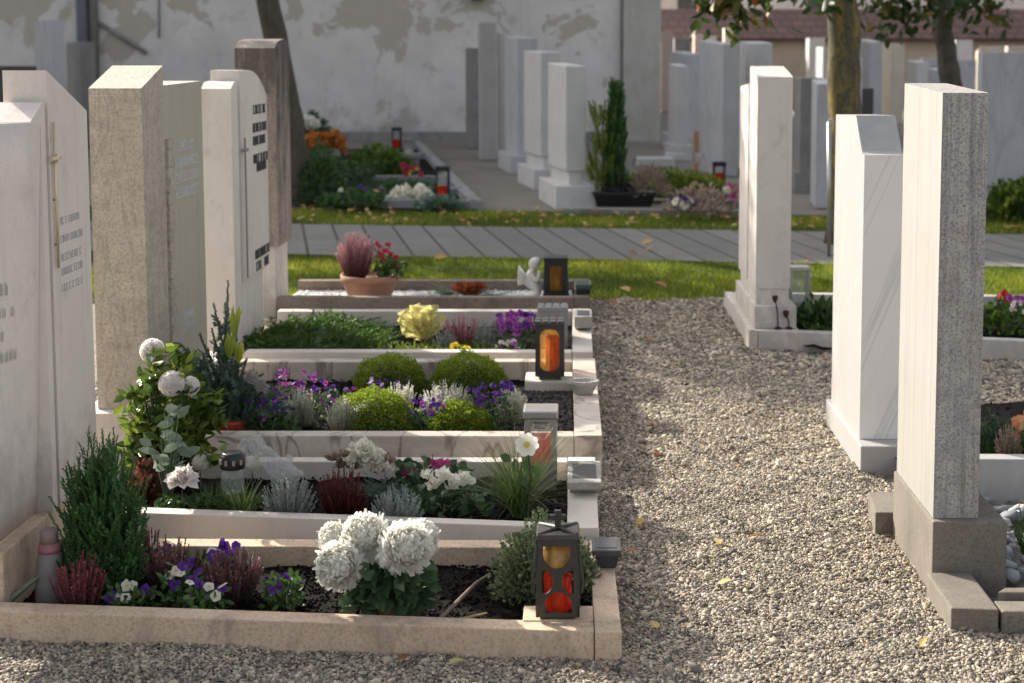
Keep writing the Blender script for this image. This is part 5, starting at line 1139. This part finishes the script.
a = Acc(); n = 26; b0 = c + np.stack([-.06 - .04 * r.random(n), r.normal(0, .03, n), .02 + .03 * r.random(n)], 1); D = np.stack([-np.ones(n), r.normal(0, .3, n), r.normal(.1, .2, n)], 1); a.add(*strips(b0, D, np.tile([[0, 0, 1.]], (n, 1)), .2, .016, .1, 4)); a.build('leaf', ML['tuft'], t)
M_dr = leafm('dried orange flowers', two((.22, .05, .02), (.46, .12, .05)), .3)
for u, v, q_ in ((467, 291, .055), (478, 289, .04), (461, 290, .04), (472, 294, .045)): p = at(u, v, y - .03); a = Acc(); bush(a, p, q_, q_, q_ * .7, 90, .03, .02, r, fn=broad, core=False, shell=.7); a.build('flower', M_dr, t)

# ---------- right graves
r = R_(501); y = 5.25; s_ = scl(y, 430)
c = at(1022, 440, y); c[2] = .05; t = plant('rose_bouquet', 'peach orange roses at the right edge behind the white border', 'roses', c)
for u, v, R in ((1021, 423, 11), (1032, 432, 11), (1019, 440, 11), (1036, 444, 10), (1030, 415, 8)): 
    p = at(u, v, y); a = Acc(); d_ = rdir(70, r); d_[:, 2] = np.abs(d_[:, 2]) * .8 - .1; tg = unit(np.cross(d_, rdir(70, r)))
    a.add(*broad(p + d_ * R * s_ * .72 - tg * R * s_ * .4, tg + d_ * .2, R * s_ * .95, R * s_ * .85, r, None, d_, -.12)); a.add(*ellips(p, (R * s_ * .72,) * 3, .2, r, .03)); a.build('rose', ML['orange'], t)
a = Acc(); bush(a, c, .10, .09, .12, 160, .05, .03, r, core=False, fn=broad, shell=.8); a.build('foliage', ML['ivy'], t)
r = R_(502); c = at(992, 450, 5.3); c[2] = .05; t = plant('small_shrub', 'dark green small bush behind the granite headstone', 'shrub', c); a = Acc(); bush(a, c, .075, .08, .17, 500, .022, .014, r, core=False, shell=.7); a.build('foliage', ML['chrys'], t)
r = R_(503); silver('beige dried bush beside the peach orange roses', 1006, 5.15, 30, 46, 503, 60, .05, 'tan', 'dry_bush', 'bush')
silver('low reddish bush behind the white border at the right', 998, 5.08, 40, 22, 504, 46, .05, 'copper', 'red_leaf_bush', 'bush')
r = R_(505); y = 4.35; c = at(1032, 515, y); c[2] = .01; t = plant('conifer_shrub', 'bright green young conifer at the right edge among grey stones', 'shrub', c)
n = 40; off = ring(n, r, .055, .05); hz = .16 * (.3 + .7 * r.random(n)); tp = c + off; tp[:, 2] += hz; Acc().add(*shoots(c + off * .3, tp, 44, .014, .004, .9, r)).build('foliage', ML['juniper'], t)
r = R_(506); y = 7.95; c = at(1008, 330, y); c[2] = .05; t = plant('ground_cover', 'green low plants behind the pale kerb right of the granite headstone', 'ground cover', c)
a = Acc(); bush(a, c, .26, .2, .13, 900, .035, .022, r, fn=broad, core=False, shell=.6); a.build('foliage', ML['juniper'], t)
pansy('lilac violets on the right grave beyond the granite headstone', 1016, 7.75, 34, 34, [('magenta', 14), ('cream', 5)], 507, .08, 90, .02)
r = R_(508); y = 8.1; p = at(1004, 300, y); c = p.copy(); c[2] = .05; t = plant('red_pinwheel', 'small red and white pinwheel flag over the right grave flowers', 'pinwheel', c)
B().tube([c, p], .005, 6).build('stick', ML['twig'], t); cloth('red_sail', [at(1000, 311, y), at(1003, 300, y - .01), at(1010, 294, y)], [.02, .085, .08], plain('red foil', (.62, .02, .02), .4), t, 31, .008); cloth('white_sail', [at(998, 309, y - .01), at(999, 300, y - .02)], [.03, .03], plain('white foil', (.7, .7, .7), .4), t, 32, .004)
r = R_(509); y = 7.95; c = at(818, 325, y); c[2] = .03; t = plant('ground_cover', 'dark plants in the bed right of the glass lantern', 'ground cover', c)
a = Acc(); bush(a, c, .16, .16, .16, 420, .05, .028, r, fn=broad, core=False, shell=.8); a.build('foliage', ML['ivy'], t)
r = R_(510); c = at(822, 330, 7.68); c[2] = .03; t = plant('ground_cover', 'small bright green cushion behind the kerb of the stepped headstone', 'ground cover', c); a = Acc(); bush(a, c, .12, .06, .07, 300, .02, .01, r, core=False); a.build('foliage', ML['juniper'], t)

# little weeds and fallen leaves
r = R_(601); me = None
lv = Acc().add(*broad(np.zeros((1, 3)), np.array([[1., 0, .15]]), 1., .62, r, np.array([.5]), np.array([[0, 0, 1.]]), .16))
def leafmesh(tone):
    V, f, tn = broad(np.array([[-.5, 0, .05]]), np.array([[1., 0, .12]]), 1., .6, R_(3), np.array([tone]), np.array([[0, 0, 1.]]), .17); return npmesh('fallen_leaf', V, f, M_dry, tn)
LM = [leafmesh(v) for v in (.05, .4, .75, 1.)]
def fallen(u, v, size, k, label=None, z=.008):
    p = Gz(u, v, z); o = bpy.data.objects.new('fallen_leaf', LM[k]); COL.objects.link(o); o.location = p; o.rotation_euler = (r.normal(0, .25), r.normal(0, .25), r.random() * 6.28); o.scale = (size, size, size)
    tag(o, label, 'leaf', 'fallen leaves on the gravel and lawn')
fallen(405, 660, .05, 0, 'brown fallen leaf on the gravel below the front kerb, left of the yellow one'); fallen(458, 664, .055, 3, 'yellow green fallen leaf on the gravel below the front kerb')
fallen(652, 627, .06, 2, 'tan fallen leaf on the shaded gravel right of the front lantern'); fallen(725, 583, .045, 3, 'bright yellow fallen leaf in the middle of the gravel walk'); fallen(718, 543, .05, 2, 'ochre fallen leaf on the gravel level with the lantern cross')
fallen(652, 428, .06, 0, 'brown curled leaf beside the marble kerb, upper of two'); fallen(655, 455, .06, 0, 'brown curled leaf beside the marble kerb, lower of two'); fallen(631, 553, .05, 0, 'dark brown leaf next to the lead grey vase')
fallen(757, 537, .05, 0, 'brown leaf on the sunny gravel near the granite slab'); fallen(648, 340, .08, 0, 'brown leaf on the shaded gravel near the pale vase', .012); fallen(924, 643, .035, 2, 'tan leaf on the gravel near the dark granite slab'); fallen(640, 523, .05, 2, 'small tan leaf on the gravel below the second grave vase')
fallen(624, 291, .12, 2, 'large yellow leaf on the lawn edge', .03); fallen(660, 286, .11, 1, 'orange brown leaf on the lawn right of the large yellow leaf', .03); fallen(614, 305, .10, 1, 'brown leaf where lawn meets gravel', .02); fallen(441, 259, .12, 2, 'orange yellow leaf on the lawn by the path edge', .03); fallen(808, 262, .13, 0, 'red brown leaf on the sunny lawn beside the path', .03)
fallen(650, 250, .10, 1, 'brown leaf lying on the paved path', .01); fallen(632, 254, .09, 0, 'dark brown leaf on the front edge of the paving', .01); fallen(647, 243, .1, 2, 'pale leaf at the back of the paved path', .01)
n = 260; xx = -3.2 + 8.5 * r.random(n); P = np.stack([xx, 11.06 - .127 * xx + 2.05 + 1.2 * r.random(n) ** 1.3, .03 + .03 * r.random(n)], 1)
tag(Acc().add(*broad(P, np.stack([r.normal(0, 1, n), r.normal(0, 1, n), r.normal(0, .3, n)], 1), .04 + .04 * r.random(n), .04, r, None, np.tile([[0, -.3, 1.]], (n, 1)))).build('leaf_litter', M_dry), 'scattered autumn leaf litter on the far lawn strip', 'leaves', kind='stuff')
# ------------------------------------------------------------------ far graves beyond the paved path
def farstone(label, uL, uM, uR, vt, vb, mat, base=None, top=0, group='headstones in the far rows', y=None, wback=.6, cap=False, neck=False):
    """front face between uM and uR at the depth of the ground row vb; uL is the far edge of its side face"""
    p = Gz(uM, vb) if y is None else A(uM, vb, y); y = p.y
    x0, x1 = X(uM, y, vb), X(uR, y, vb); xb = A(uL, vb, y + wback).x
    if uL > uR: xb = A(uL, vb, y + wback).x - (x1 - x0)
    dx = xb - x0; z = Z(vt, y); t = thing('headstone', label, 'headstone', ((x0 + x1) / 2, y + wback / 2, 0), group)
    q_ = [(x0, y), (x1, y), (x1 + dx, y + wback), (x0 + dx, y + wback)]; zb = .0
    if base:
        bw = base; zb = .22; B().prism([(x0 - bw, y - bw), (x1 + bw, y - bw), (x1 + dx + bw, y + wback + bw), (x0 + dx - bw, y + wback + bw)], -.02, zb, bev=.01).build('base', mat, t)
    if neck:
        B().prism([(x0 + .03, y + .03), (x1 - .03, y + .03), (x1 + dx - .03, y + wback - .03), (x0 + dx + .03, y + wback - .03)], zb - .01, zb + .14).build('neck', mat, t); zb += .14
    zt = [z, z, z + top, z + top]
    B().prism(q_, zb - .005 if not neck else zb, zt, bev=.012).build('stone', mat, t)
    return t
# row in front of the white wall
farstone('near white headstone of the far row, arched top, beside the black trough', 548, 566, 586, 66, 207, M_bgw, .10, .03, wback=.9, neck=True)
farstone('white headstone second in the far row, behind the arched one', 524, 541, 561, 52, 188, M_bgw, .08, .02, wback=.9, neck=True)
farstone('pale blue headstone third in the far row', 505, 518, 538, 38, 172, M_bgb, .10, .04, wback=1.0)
farstone('grey columnar headstone with a dark groove in the far row', 479, 481, 497, 22, 160, stone('warm grey stone', (.42, .40, .38), (.35, .33, .31), None, 3, 40, .4), None, 0, wback=.5)
farstone('dark veined headstone at the far end of the row by the wall', 466, 469, 480, 48, 148, M_bgg, None, 0, wback=.5)
farstone('slim pale headstone hidden between grey column and blue headstone', 496, 499, 514, 33, 158, M_bgw, None, 0, wback=.5)
# left of the picture, before the wall
farstone('tall grey headstone against the wall behind the left row', 38, 55, 68, 20, 150, M_bgb, None, 0, wback=.9)
farstone('dark rounded headstone beside the zinc downpipe', 69, 84, 98, 42, 146, stone('grey brown stone', (.34, .32, .30), (.26, .245, .23), None, 4, 30, .4), None, 0, wback=.9)
farstone('low dark headstone at the left edge before the wall', -20, 0, 40, 66, 160, M_bgd, None, 0, wback=.4)
# right rows
farstone('blue grey headstone with low plinth, left of the right far rows', 670, 684, 700, 54, 148, M_bgb, .14, .05, wback=.9)
farstone('wavy pale blue headstone with engraved swirls in the right rows', 698, 722, 738, 44, 176, M_bgb, None, .05, wback=.9)
farstone('tall white blue headstone behind the stepped limestone headstone', 738, 747, 771, 43, 172, M_bgw, None, .03, wback=.8)
farstone('leaning olive grey headstone right of the stepped limestone headstone', 793, 799, 821, 78, 192, M_bgg, .06, 0, wback=.7)
farstone('dark arched headstone beside the lichened trunk', 810, 815, 834, 84, 208, M_bgb, None, .04, wback=.6)
farstone('blue shaded headstone right of the lichened trunk', 855, 868, 881, 42, 128, M_bgb, None, .08, wback=1.2)
farstone('small dark granite headstone in front of the blue shaded one', 858, 861, 873, 88, 140, M_bgd, None, 0, wback=.4)
farstone('headstone with sunlight painted in as cream right of the lichened trunk', 880, 891, 903, 44, 124, M_bgy, None, .02, wback=1.2)
farstone('pale blue headstone left of the thin curved trunk', 919, 922, 944, 58, 122, M_bgb, None, 0, wback=.6)
farstone('stepped pale blue headstone behind the thin curved trunk', 940, 946, 975, 60, 124, M_bgb, None, 0, wback=.7)
farstone('taller slab of pale marble behind the thin curved trunk', 951, 954, 971, 40, 112, M_bgw, None, 0, wback=.6)
farstone('wide blue grey slab headstone at the right edge above the clipped hedge', 975, 979, 1024, 52, 186, M_bgb, None, .0, wback=.5)
farstone('arched headstone top coloured sunlit cream behind the wide blue slab', 974, 978, 1001, 46, 122, M_bgy, None, -.12, wback=.6)
farstone('small rose headstone at the far right edge', 1003, 1006, 1030, 46, 112, M_bgp, None, 0, wback=.5)
for i, (a, b_, c, vt, vb, m, lab) in enumerate(((672, 674, 690, 38, 110, M_bgg, 'weathered grey headstone before the tiled wall, leftmost'), (692, 694, 703, 34, 108, M_bgp, 'narrow rose headstone before the tiled wall'), (704, 706, 716, 36, 108, M_bgw, 'narrow pale headstone before the tiled wall'),
        (722, 724, 736, 28, 108, M_bgy, 'slim cream post headstone before the tiled wall'), (784, 787, 793, 30, 106, M_bgg, 'slim grey post headstone before the tiled wall'), (793, 795, 804, 36, 106, M_bgp, 'rose headstone with a joint before the tiled wall'),
        (805, 808, 824, 38, 108, M_bgw, 'light capped headstone left of the lichened trunk'), (815, 822, 831, 47, 112, M_bgb, 'bluish headstone just left of the lichened trunk'), (661, 662, 673, 32, 112, M_bgp, 'rose stone pillar at the corner of the white building'))):
    farstone(lab, a, b_, c, vt, vb, m, None, 0, 'small headstones before the tiled wall', wback=.5)
for i, (a, b_, c, vt, vb, m, lab) in enumerate(((838, 849, 861, 58, 150, M_bgw, 'pale headstone half hidden by the lichened trunk'), (905, 915, 927, 62, 138, M_bgw, 'white headstone between the cream stone and the thin trunk'), (926, 934, 946, 70, 146, M_bgb, 'low grey headstone in front of the thin trunk'), (668, 676, 688, 66, 160, M_bgw, 'low white headstone at the left end of the right far rows'))):
    farstone(lab, a, b_, c, vt, vb, m, .06 if i % 2 else None, .03, wback=.8)
# far kerbs, beds and their things (left block)
M_fk0 = stone('dull pale kerb stone', (.27, .27, .27), (.21, .21, .21), None, 3, 60, .3)
def fk(label, u0, u1, v0, v1, zt=.13, mat=None):
    zt = min(zt, .10); p, q_ = Gz(u0, v0), Gz(u1, v1); d = (q_ - p).normalized(); n_ = Vector((-d.y, d.x, 0)) * .12
    b = B(); b.prism([(p.x, p.y), (q_.x, q_.y), (q_.x + n_.x, q_.y + n_.y), (p.x + n_.x, p.y + n_.y)], -.02, zt, bev=.006)
    o = b.build('kerb', mat or M_fk0, None, p); return tag(o, label, 'kerb', 'kerbs of the far graves')
fk('pale front kerb of the nearest far left grave', 330, 476, 209, 211); fk('second pale kerb across the far left graves', 330, 462, 196, 197.5); fk('third pale kerb across the far left graves', 336, 452, 184, 185)
fk('long pale side kerb along the far gravel walk', 482, 421, 211, 147); fk('kerb before the black trough on the far right grave', 562, 742, 214, 217, .055, M_bgg); fk('kerb under the clipped hedge at the right edge', 985, 1080, 220, 222, .12, M_bgg)
fk('pale kerb at the back of the far left graves', 345, 425, 160, 160)
def fplant(name, label, cat, u, vb, w, h, mat, seed, n=500, L=.06, W=.04, fn=broad, core=True, z=.05, y=None, shell=.4, group=None, ry=None):
    r = R_(seed); p = Gz(u, vb, z) if y is None else A(u, vb, y); s_ = p.y / 1490; c = np.array([p.x, p.y, z]); t = plant(name, label, cat, c, group)
    a = Acc(); bush(a, c, w / 2 * s_, ry or w / 2 * s_ * .8, h * s_, n, L, W, r, core=core, fn=fn, shell=shell); a.build('foliage', mat, t); return t
fplant('box_dome', 'dark green clipped dome at the far wall beside the leaning trunk', 'box shrub', 316, 148, 34, 34, ML['chrys'], 701, 700)
t = fplant('orange_chrysanthemum', 'large orange chrysanthemum mound beside the leaning trunk', 'chrysanthemum', 325, 186, 52, 40, ML['chrys'], 702, 500)
r = R_(703); p = Gz(325, 186); a = Acc()
for k in range(60):
    c = at(326 + r.normal(0, 10), 140 + r.normal(0, 5), p.y - .15 + r.normal(0, .08)); D = rdir(9, r); a.add(*broad(np.tile(c, (9, 1)), D, .07, .05, r))
a.build('blossoms', leafm('rust orange petals', two((.36, .11, .015), (.62, .24, .03)), .3), t)
fplant('flower_mound', 'dark leafy plant with a few pink flowers at the foot of the leaning trunk', 'plant', 318, 200, 60, 46, ML['ivy'], 704, 800)
c = at(306, 127, Gz(306, 165).y); cb = c.copy(); cb[2] = .0; t = plant('white_chrysanthemum', 'white chrysanthemum behind the orange mound', 'chrysanthemum', cb, 'white chrysanthemums of the far graves'); a = Acc(); bush(a, c, .17, .12, .12, 300, .06, .05, r, fn=broad); a.build('bloom', ML['white'], t); a = Acc(); bush(a, cb, .2, .15, c[2], 200, .09, .06, r, fn=broad); a.build('foliage', ML['ivy'], t)
fplant('low_conifer', 'spreading dark green shrub in the middle of the far left graves', 'shrub', 378, 176, 72, 28, ML['juniper'], 705, 1400, .07, .03)
for u, w_, lab in ((404, 28, 'larger white chrysanthemum mound on the nearest far left grave'), (421, 24, 'smaller white chrysanthemum mound next to the lantern with red band')):
    p = Gz(u, 202, .06); c = np.array(p[:]); t = plant('white_chrysanthemum', lab, 'chrysanthemum', c, 'white chrysanthemums of the far graves'); a = Acc(); bush(a, c, w_ / 2 * .0098, .11, .14, 420, .045, .035, r, fn=broad); a.build('bloom', ML['white'], t)
pansy('yellow pansies on the nearest far left grave', 362, 14.9, 60, 16, [('yellow', 6), ('cream', 2)], 706, .03, 90, .026); pansy('dark violet pansies behind the yellow pansies', 372, 15.4, 50, 16, [('violet', 5)], 707, .04, 80, .025)
pansy('red and yellow flowers by the white lantern on the far graves', 420, 16.8, 34, 22, [('red', 9), ('yellow', 3)], 708, .05, 90, .032)
FL = 'lanterns of the far graves'
def flant(label, u, vb, vt, w, mat, glass):
    p = Gz(u, vb, .02); s_ = p.y / 1490; h = Z(vt, p.y) - .02; w2 = w * s_ / 2; t = thing('grave_lantern', label, 'lantern', p, FL)
    b = B(); b.box(p.x - w2, p.x + w2, p.y - w2, p.y + w2, .02, .05, .004); b.box(p.x - w2 * 1.1, p.x + w2 * 1.1, p.y - w2 * 1.1, p.y + w2 * 1.1, h - .05, h, .006)
    for sx in (-1, 1):
        for sy in (-1, 1): b.box(p.x + sx * w2 * .88 - .008, p.x + sx * w2 * .88 + .008, p.y + sy * w2 * .88 - .008, p.y + sy * w2 * .88 + .008, .045, h - .045)
    b.build('frame', mat, t); B().box(p.x - w2 * .8, p.x + w2 * .8, p.y - w2 * .8, p.y + w2 * .8, .05, h * .5).build('candle', glass, t); B().box(p.x - w2 * .8, p.x + w2 * .8, p.y - w2 * .8, p.y + w2 * .8, h * .5 + .002, h - .052).build('glass', M_clear, t)
flant('black topped lantern with red band beside the white chrysanthemums', 443, 203, 164, 13, M_black, M_red); flant('small black lantern against the far wall, left of the walk', 397, 150, 126, 9, M_black, M_red); flant('grey lantern at the far end of the side kerb', 409, 158, 137, 10, M_lead, M_wax)
flant('pale lantern halfway along the far side kerb', 413, 178, 152, 12, M_lead, M_wax); flant('dark lantern with red candle beside the wooden cross', 719, 182, 160, 12, M_black, M_red)
# black trough with conifers, hedge and wooden cross
y = Gz(620, 208).y; x0, x1 = X(592, y, 205), X(656, y, 205); zt = Z(191, y)
t = thing('plant_trough', 'long black plastic trough planted with conifers', 'trough', ((x0 + x1) / 2, y, .02)); xm = (x0 + x1) / 2; hw_ = (x1 - x0) / 2
B().prism([(xm - hw_ * .84, y - .09), (xm + hw_ * .84, y - .09), (xm + hw_ * .84, y + .09), (xm - hw_ * .84, y + .09)], .02, zt - .03, top=[(xm - hw_ * .96, y - .13), (xm + hw_ * .96, y - .13), (xm + hw_ * .96, y + .13), (xm - hw_ * .96, y + .13)], bev=.01).build('body', M_black, t)
B().box(xm - hw_, xm + hw_, y - .145, y + .145, zt - .031, zt, .01).build('rim', M_black, t)
def column(label, u, v0, v1, w, mat, seed, n=120, y_=None, cone=.9):
    r = R_(seed); yy = y_ or y; c = at(u, v0, yy); s_ = yy / 1490; h = (v0 - v1) * s_; t = plant('columnar_conifer', label, 'conifer', c, 'conifers in the black trough')
    k = r.random(n); rad = w / 2 * s_ * (1 - cone * k) * np.sqrt(r.random(n)); a_ = r.random(n) * 6.283; b0 = c + np.stack([np.cos(a_) * rad, np.sin(a_) * rad, k * h * .9], 1); d = np.stack([np.cos(a_) * .05, np.sin(a_) * .05, np.full(n, .16)], 1)
    Acc().add(*shoots(b0, b0 + d, 26, .045, .018, .7, r)).build('foliage', mat, t); B().tube([c, c + np.array([0, 0, h * .85])], [.014, .004], 6).build('stem', M_bark2, t)
column('tall narrow dark conifer rising from the black trough', 616, 192, 84, 20, ML['conifer'], 711, 300, None, .75); column('yellow green feathery conifer left of the tall dark one', 603, 192, 108, 26, ML['chart'], 712, 110, None, .2)
fplant('heather', 'dark purple heather in the black trough', 'heather', 618, 192, 30, 14, leafm('dark foliage', two((.02, .018, .022), (.07, .05, .06)), .2), 713, 260, .05, .02, leaves, y=y, z=zt - .01)
fplant('dry_shrub', 'beige feathery shrub at the right end of the black trough', 'shrub', 650, 196, 36, 28, ML['tan'], 714, 500, .08, .012, leaves, False, .12)
fplant('hedge', 'low clipped green hedge behind the trough', 'hedge', 672, 196, 130, 24, ML['chart'], 715, 2600, .05, .03, ry=.22); fplant('hedge', 'clipped green hedge at the right edge below the wide blue slab', 'hedge', 1040, 216, 118, 38, ML['rhodo'], 716, 1500, .07, .045, ry=.3)
fplant('flower_mound', 'pink and beige flowering plants at the foot of the wooden cross', 'plant', 700, 212, 72, 26, ML['tan'], 717, 500, .05, .03, shell=.7, core=False); pansy('pink flowers beside the stepped limestone headstone', 730, 14.0, 20, 22, [('pinkc', 8), ('cream', 3)], 718, .08, 60, .045); pansy('white and violet pansies below the wooden cross', 684, 13.9, 30, 14, [('cream', 7), ('violet', 6)], 719, .06, 70, .04)
p = Gz(696, 190); t = thing('wooden_cross', 'plain wooden grave cross post behind the flowers', 'cross', p); s_ = p.y / 1490
B().box(p.x - .03, p.x + .03, p.y - .02, p.y + .02, -.02, Z(131, p.y), .005).build('post', plain('orange pine wood', (.42, .22, .10), .6, 0, .2, 12), t); zc = Z(158, p.y); B().box(p.x - .02, p.x + .09, p.y - .032, p.y - .021, zc - .06, zc + .06, .004).build('name_plate', M_wax, t)
for lab, u, vb, w_, m in (('white stone border fragment left of the hedge', 655, 166, 40, M_bgw), ('dark stone vase left of the hedge', 640, 165, 12, M_bgd), ('pale low stone block behind the hedge', 676, 160, 22, M_bgw)):
    p = Gz(u, vb); s_ = p.y / 1490; b = B(); b.prism([(p.x - w_ / 2 * s_, p.y - .1), (p.x + w_ / 2 * s_, p.y - .1), (p.x + w_ / 2 * s_, p.y + .3), (p.x - w_ / 2 * s_, p.y + .3)], -.01, .09 + .006 * w_ / 10, top=[(p.x - w_ / 2 * s_ * .9, p.y - .08), (p.x + w_ / 2 * s_ * .9, p.y - .08), (p.x + w_ / 2 * s_ * .9, p.y + .28), (p.x - w_ / 2 * s_ * .9, p.y + .28)], bev=.02); tag(b.build('stone_block', m, None, p), lab, 'stone block')
p = Gz(829, 257); b = B(); b.tube([p, A(829, 122, p.y)], .014, 8); b.box(p.x - .018, p.x + .018, p.y - .018, p.y + .018, Z(124, p.y) - .01, Z(119, p.y), .004); tag(b.build('thin_post', M_steel, None, p), 'thin grey post standing on the lawn beside the white marble headstone', 'post')

for i, (u, vb, w_, h_, m, lab) in enumerate(((352, 205, 70, 10, 'ivy', 'dark creeping plants on the nearest far left grave'), (400, 193, 90, 10, 'ivy', 'dark low planting on the second far left grave'), (350, 190, 60, 26, 'chrys', 'dark leafy bush behind the yellow pansies'), (372, 164, 70, 12, 'copper', 'brownish low planting on the rear far left grave'), (395, 172, 40, 12, 'fir', 'grey green low plants beside the far side kerb'), (440, 207, 40, 7, 'fir', 'low grey green plants at the foot of the red band lantern'))):
    fplant('ground_cover', lab, 'ground cover', u, vb, w_, h_, ML[m], 740 + i, 420, .06, .04, core=True)
for k, (q_, lab) in enumerate((([(332, 208), (478, 210), (446, 170), (345, 170)], 'a'), ([(345, 170), (446, 170), (424, 149), (340, 149)], 'b'))):
    b = B(); b.face([Gz(u, v, .02)[:] for u, v in q_]); tag(b.build('soil', M_soil), kind='structure')
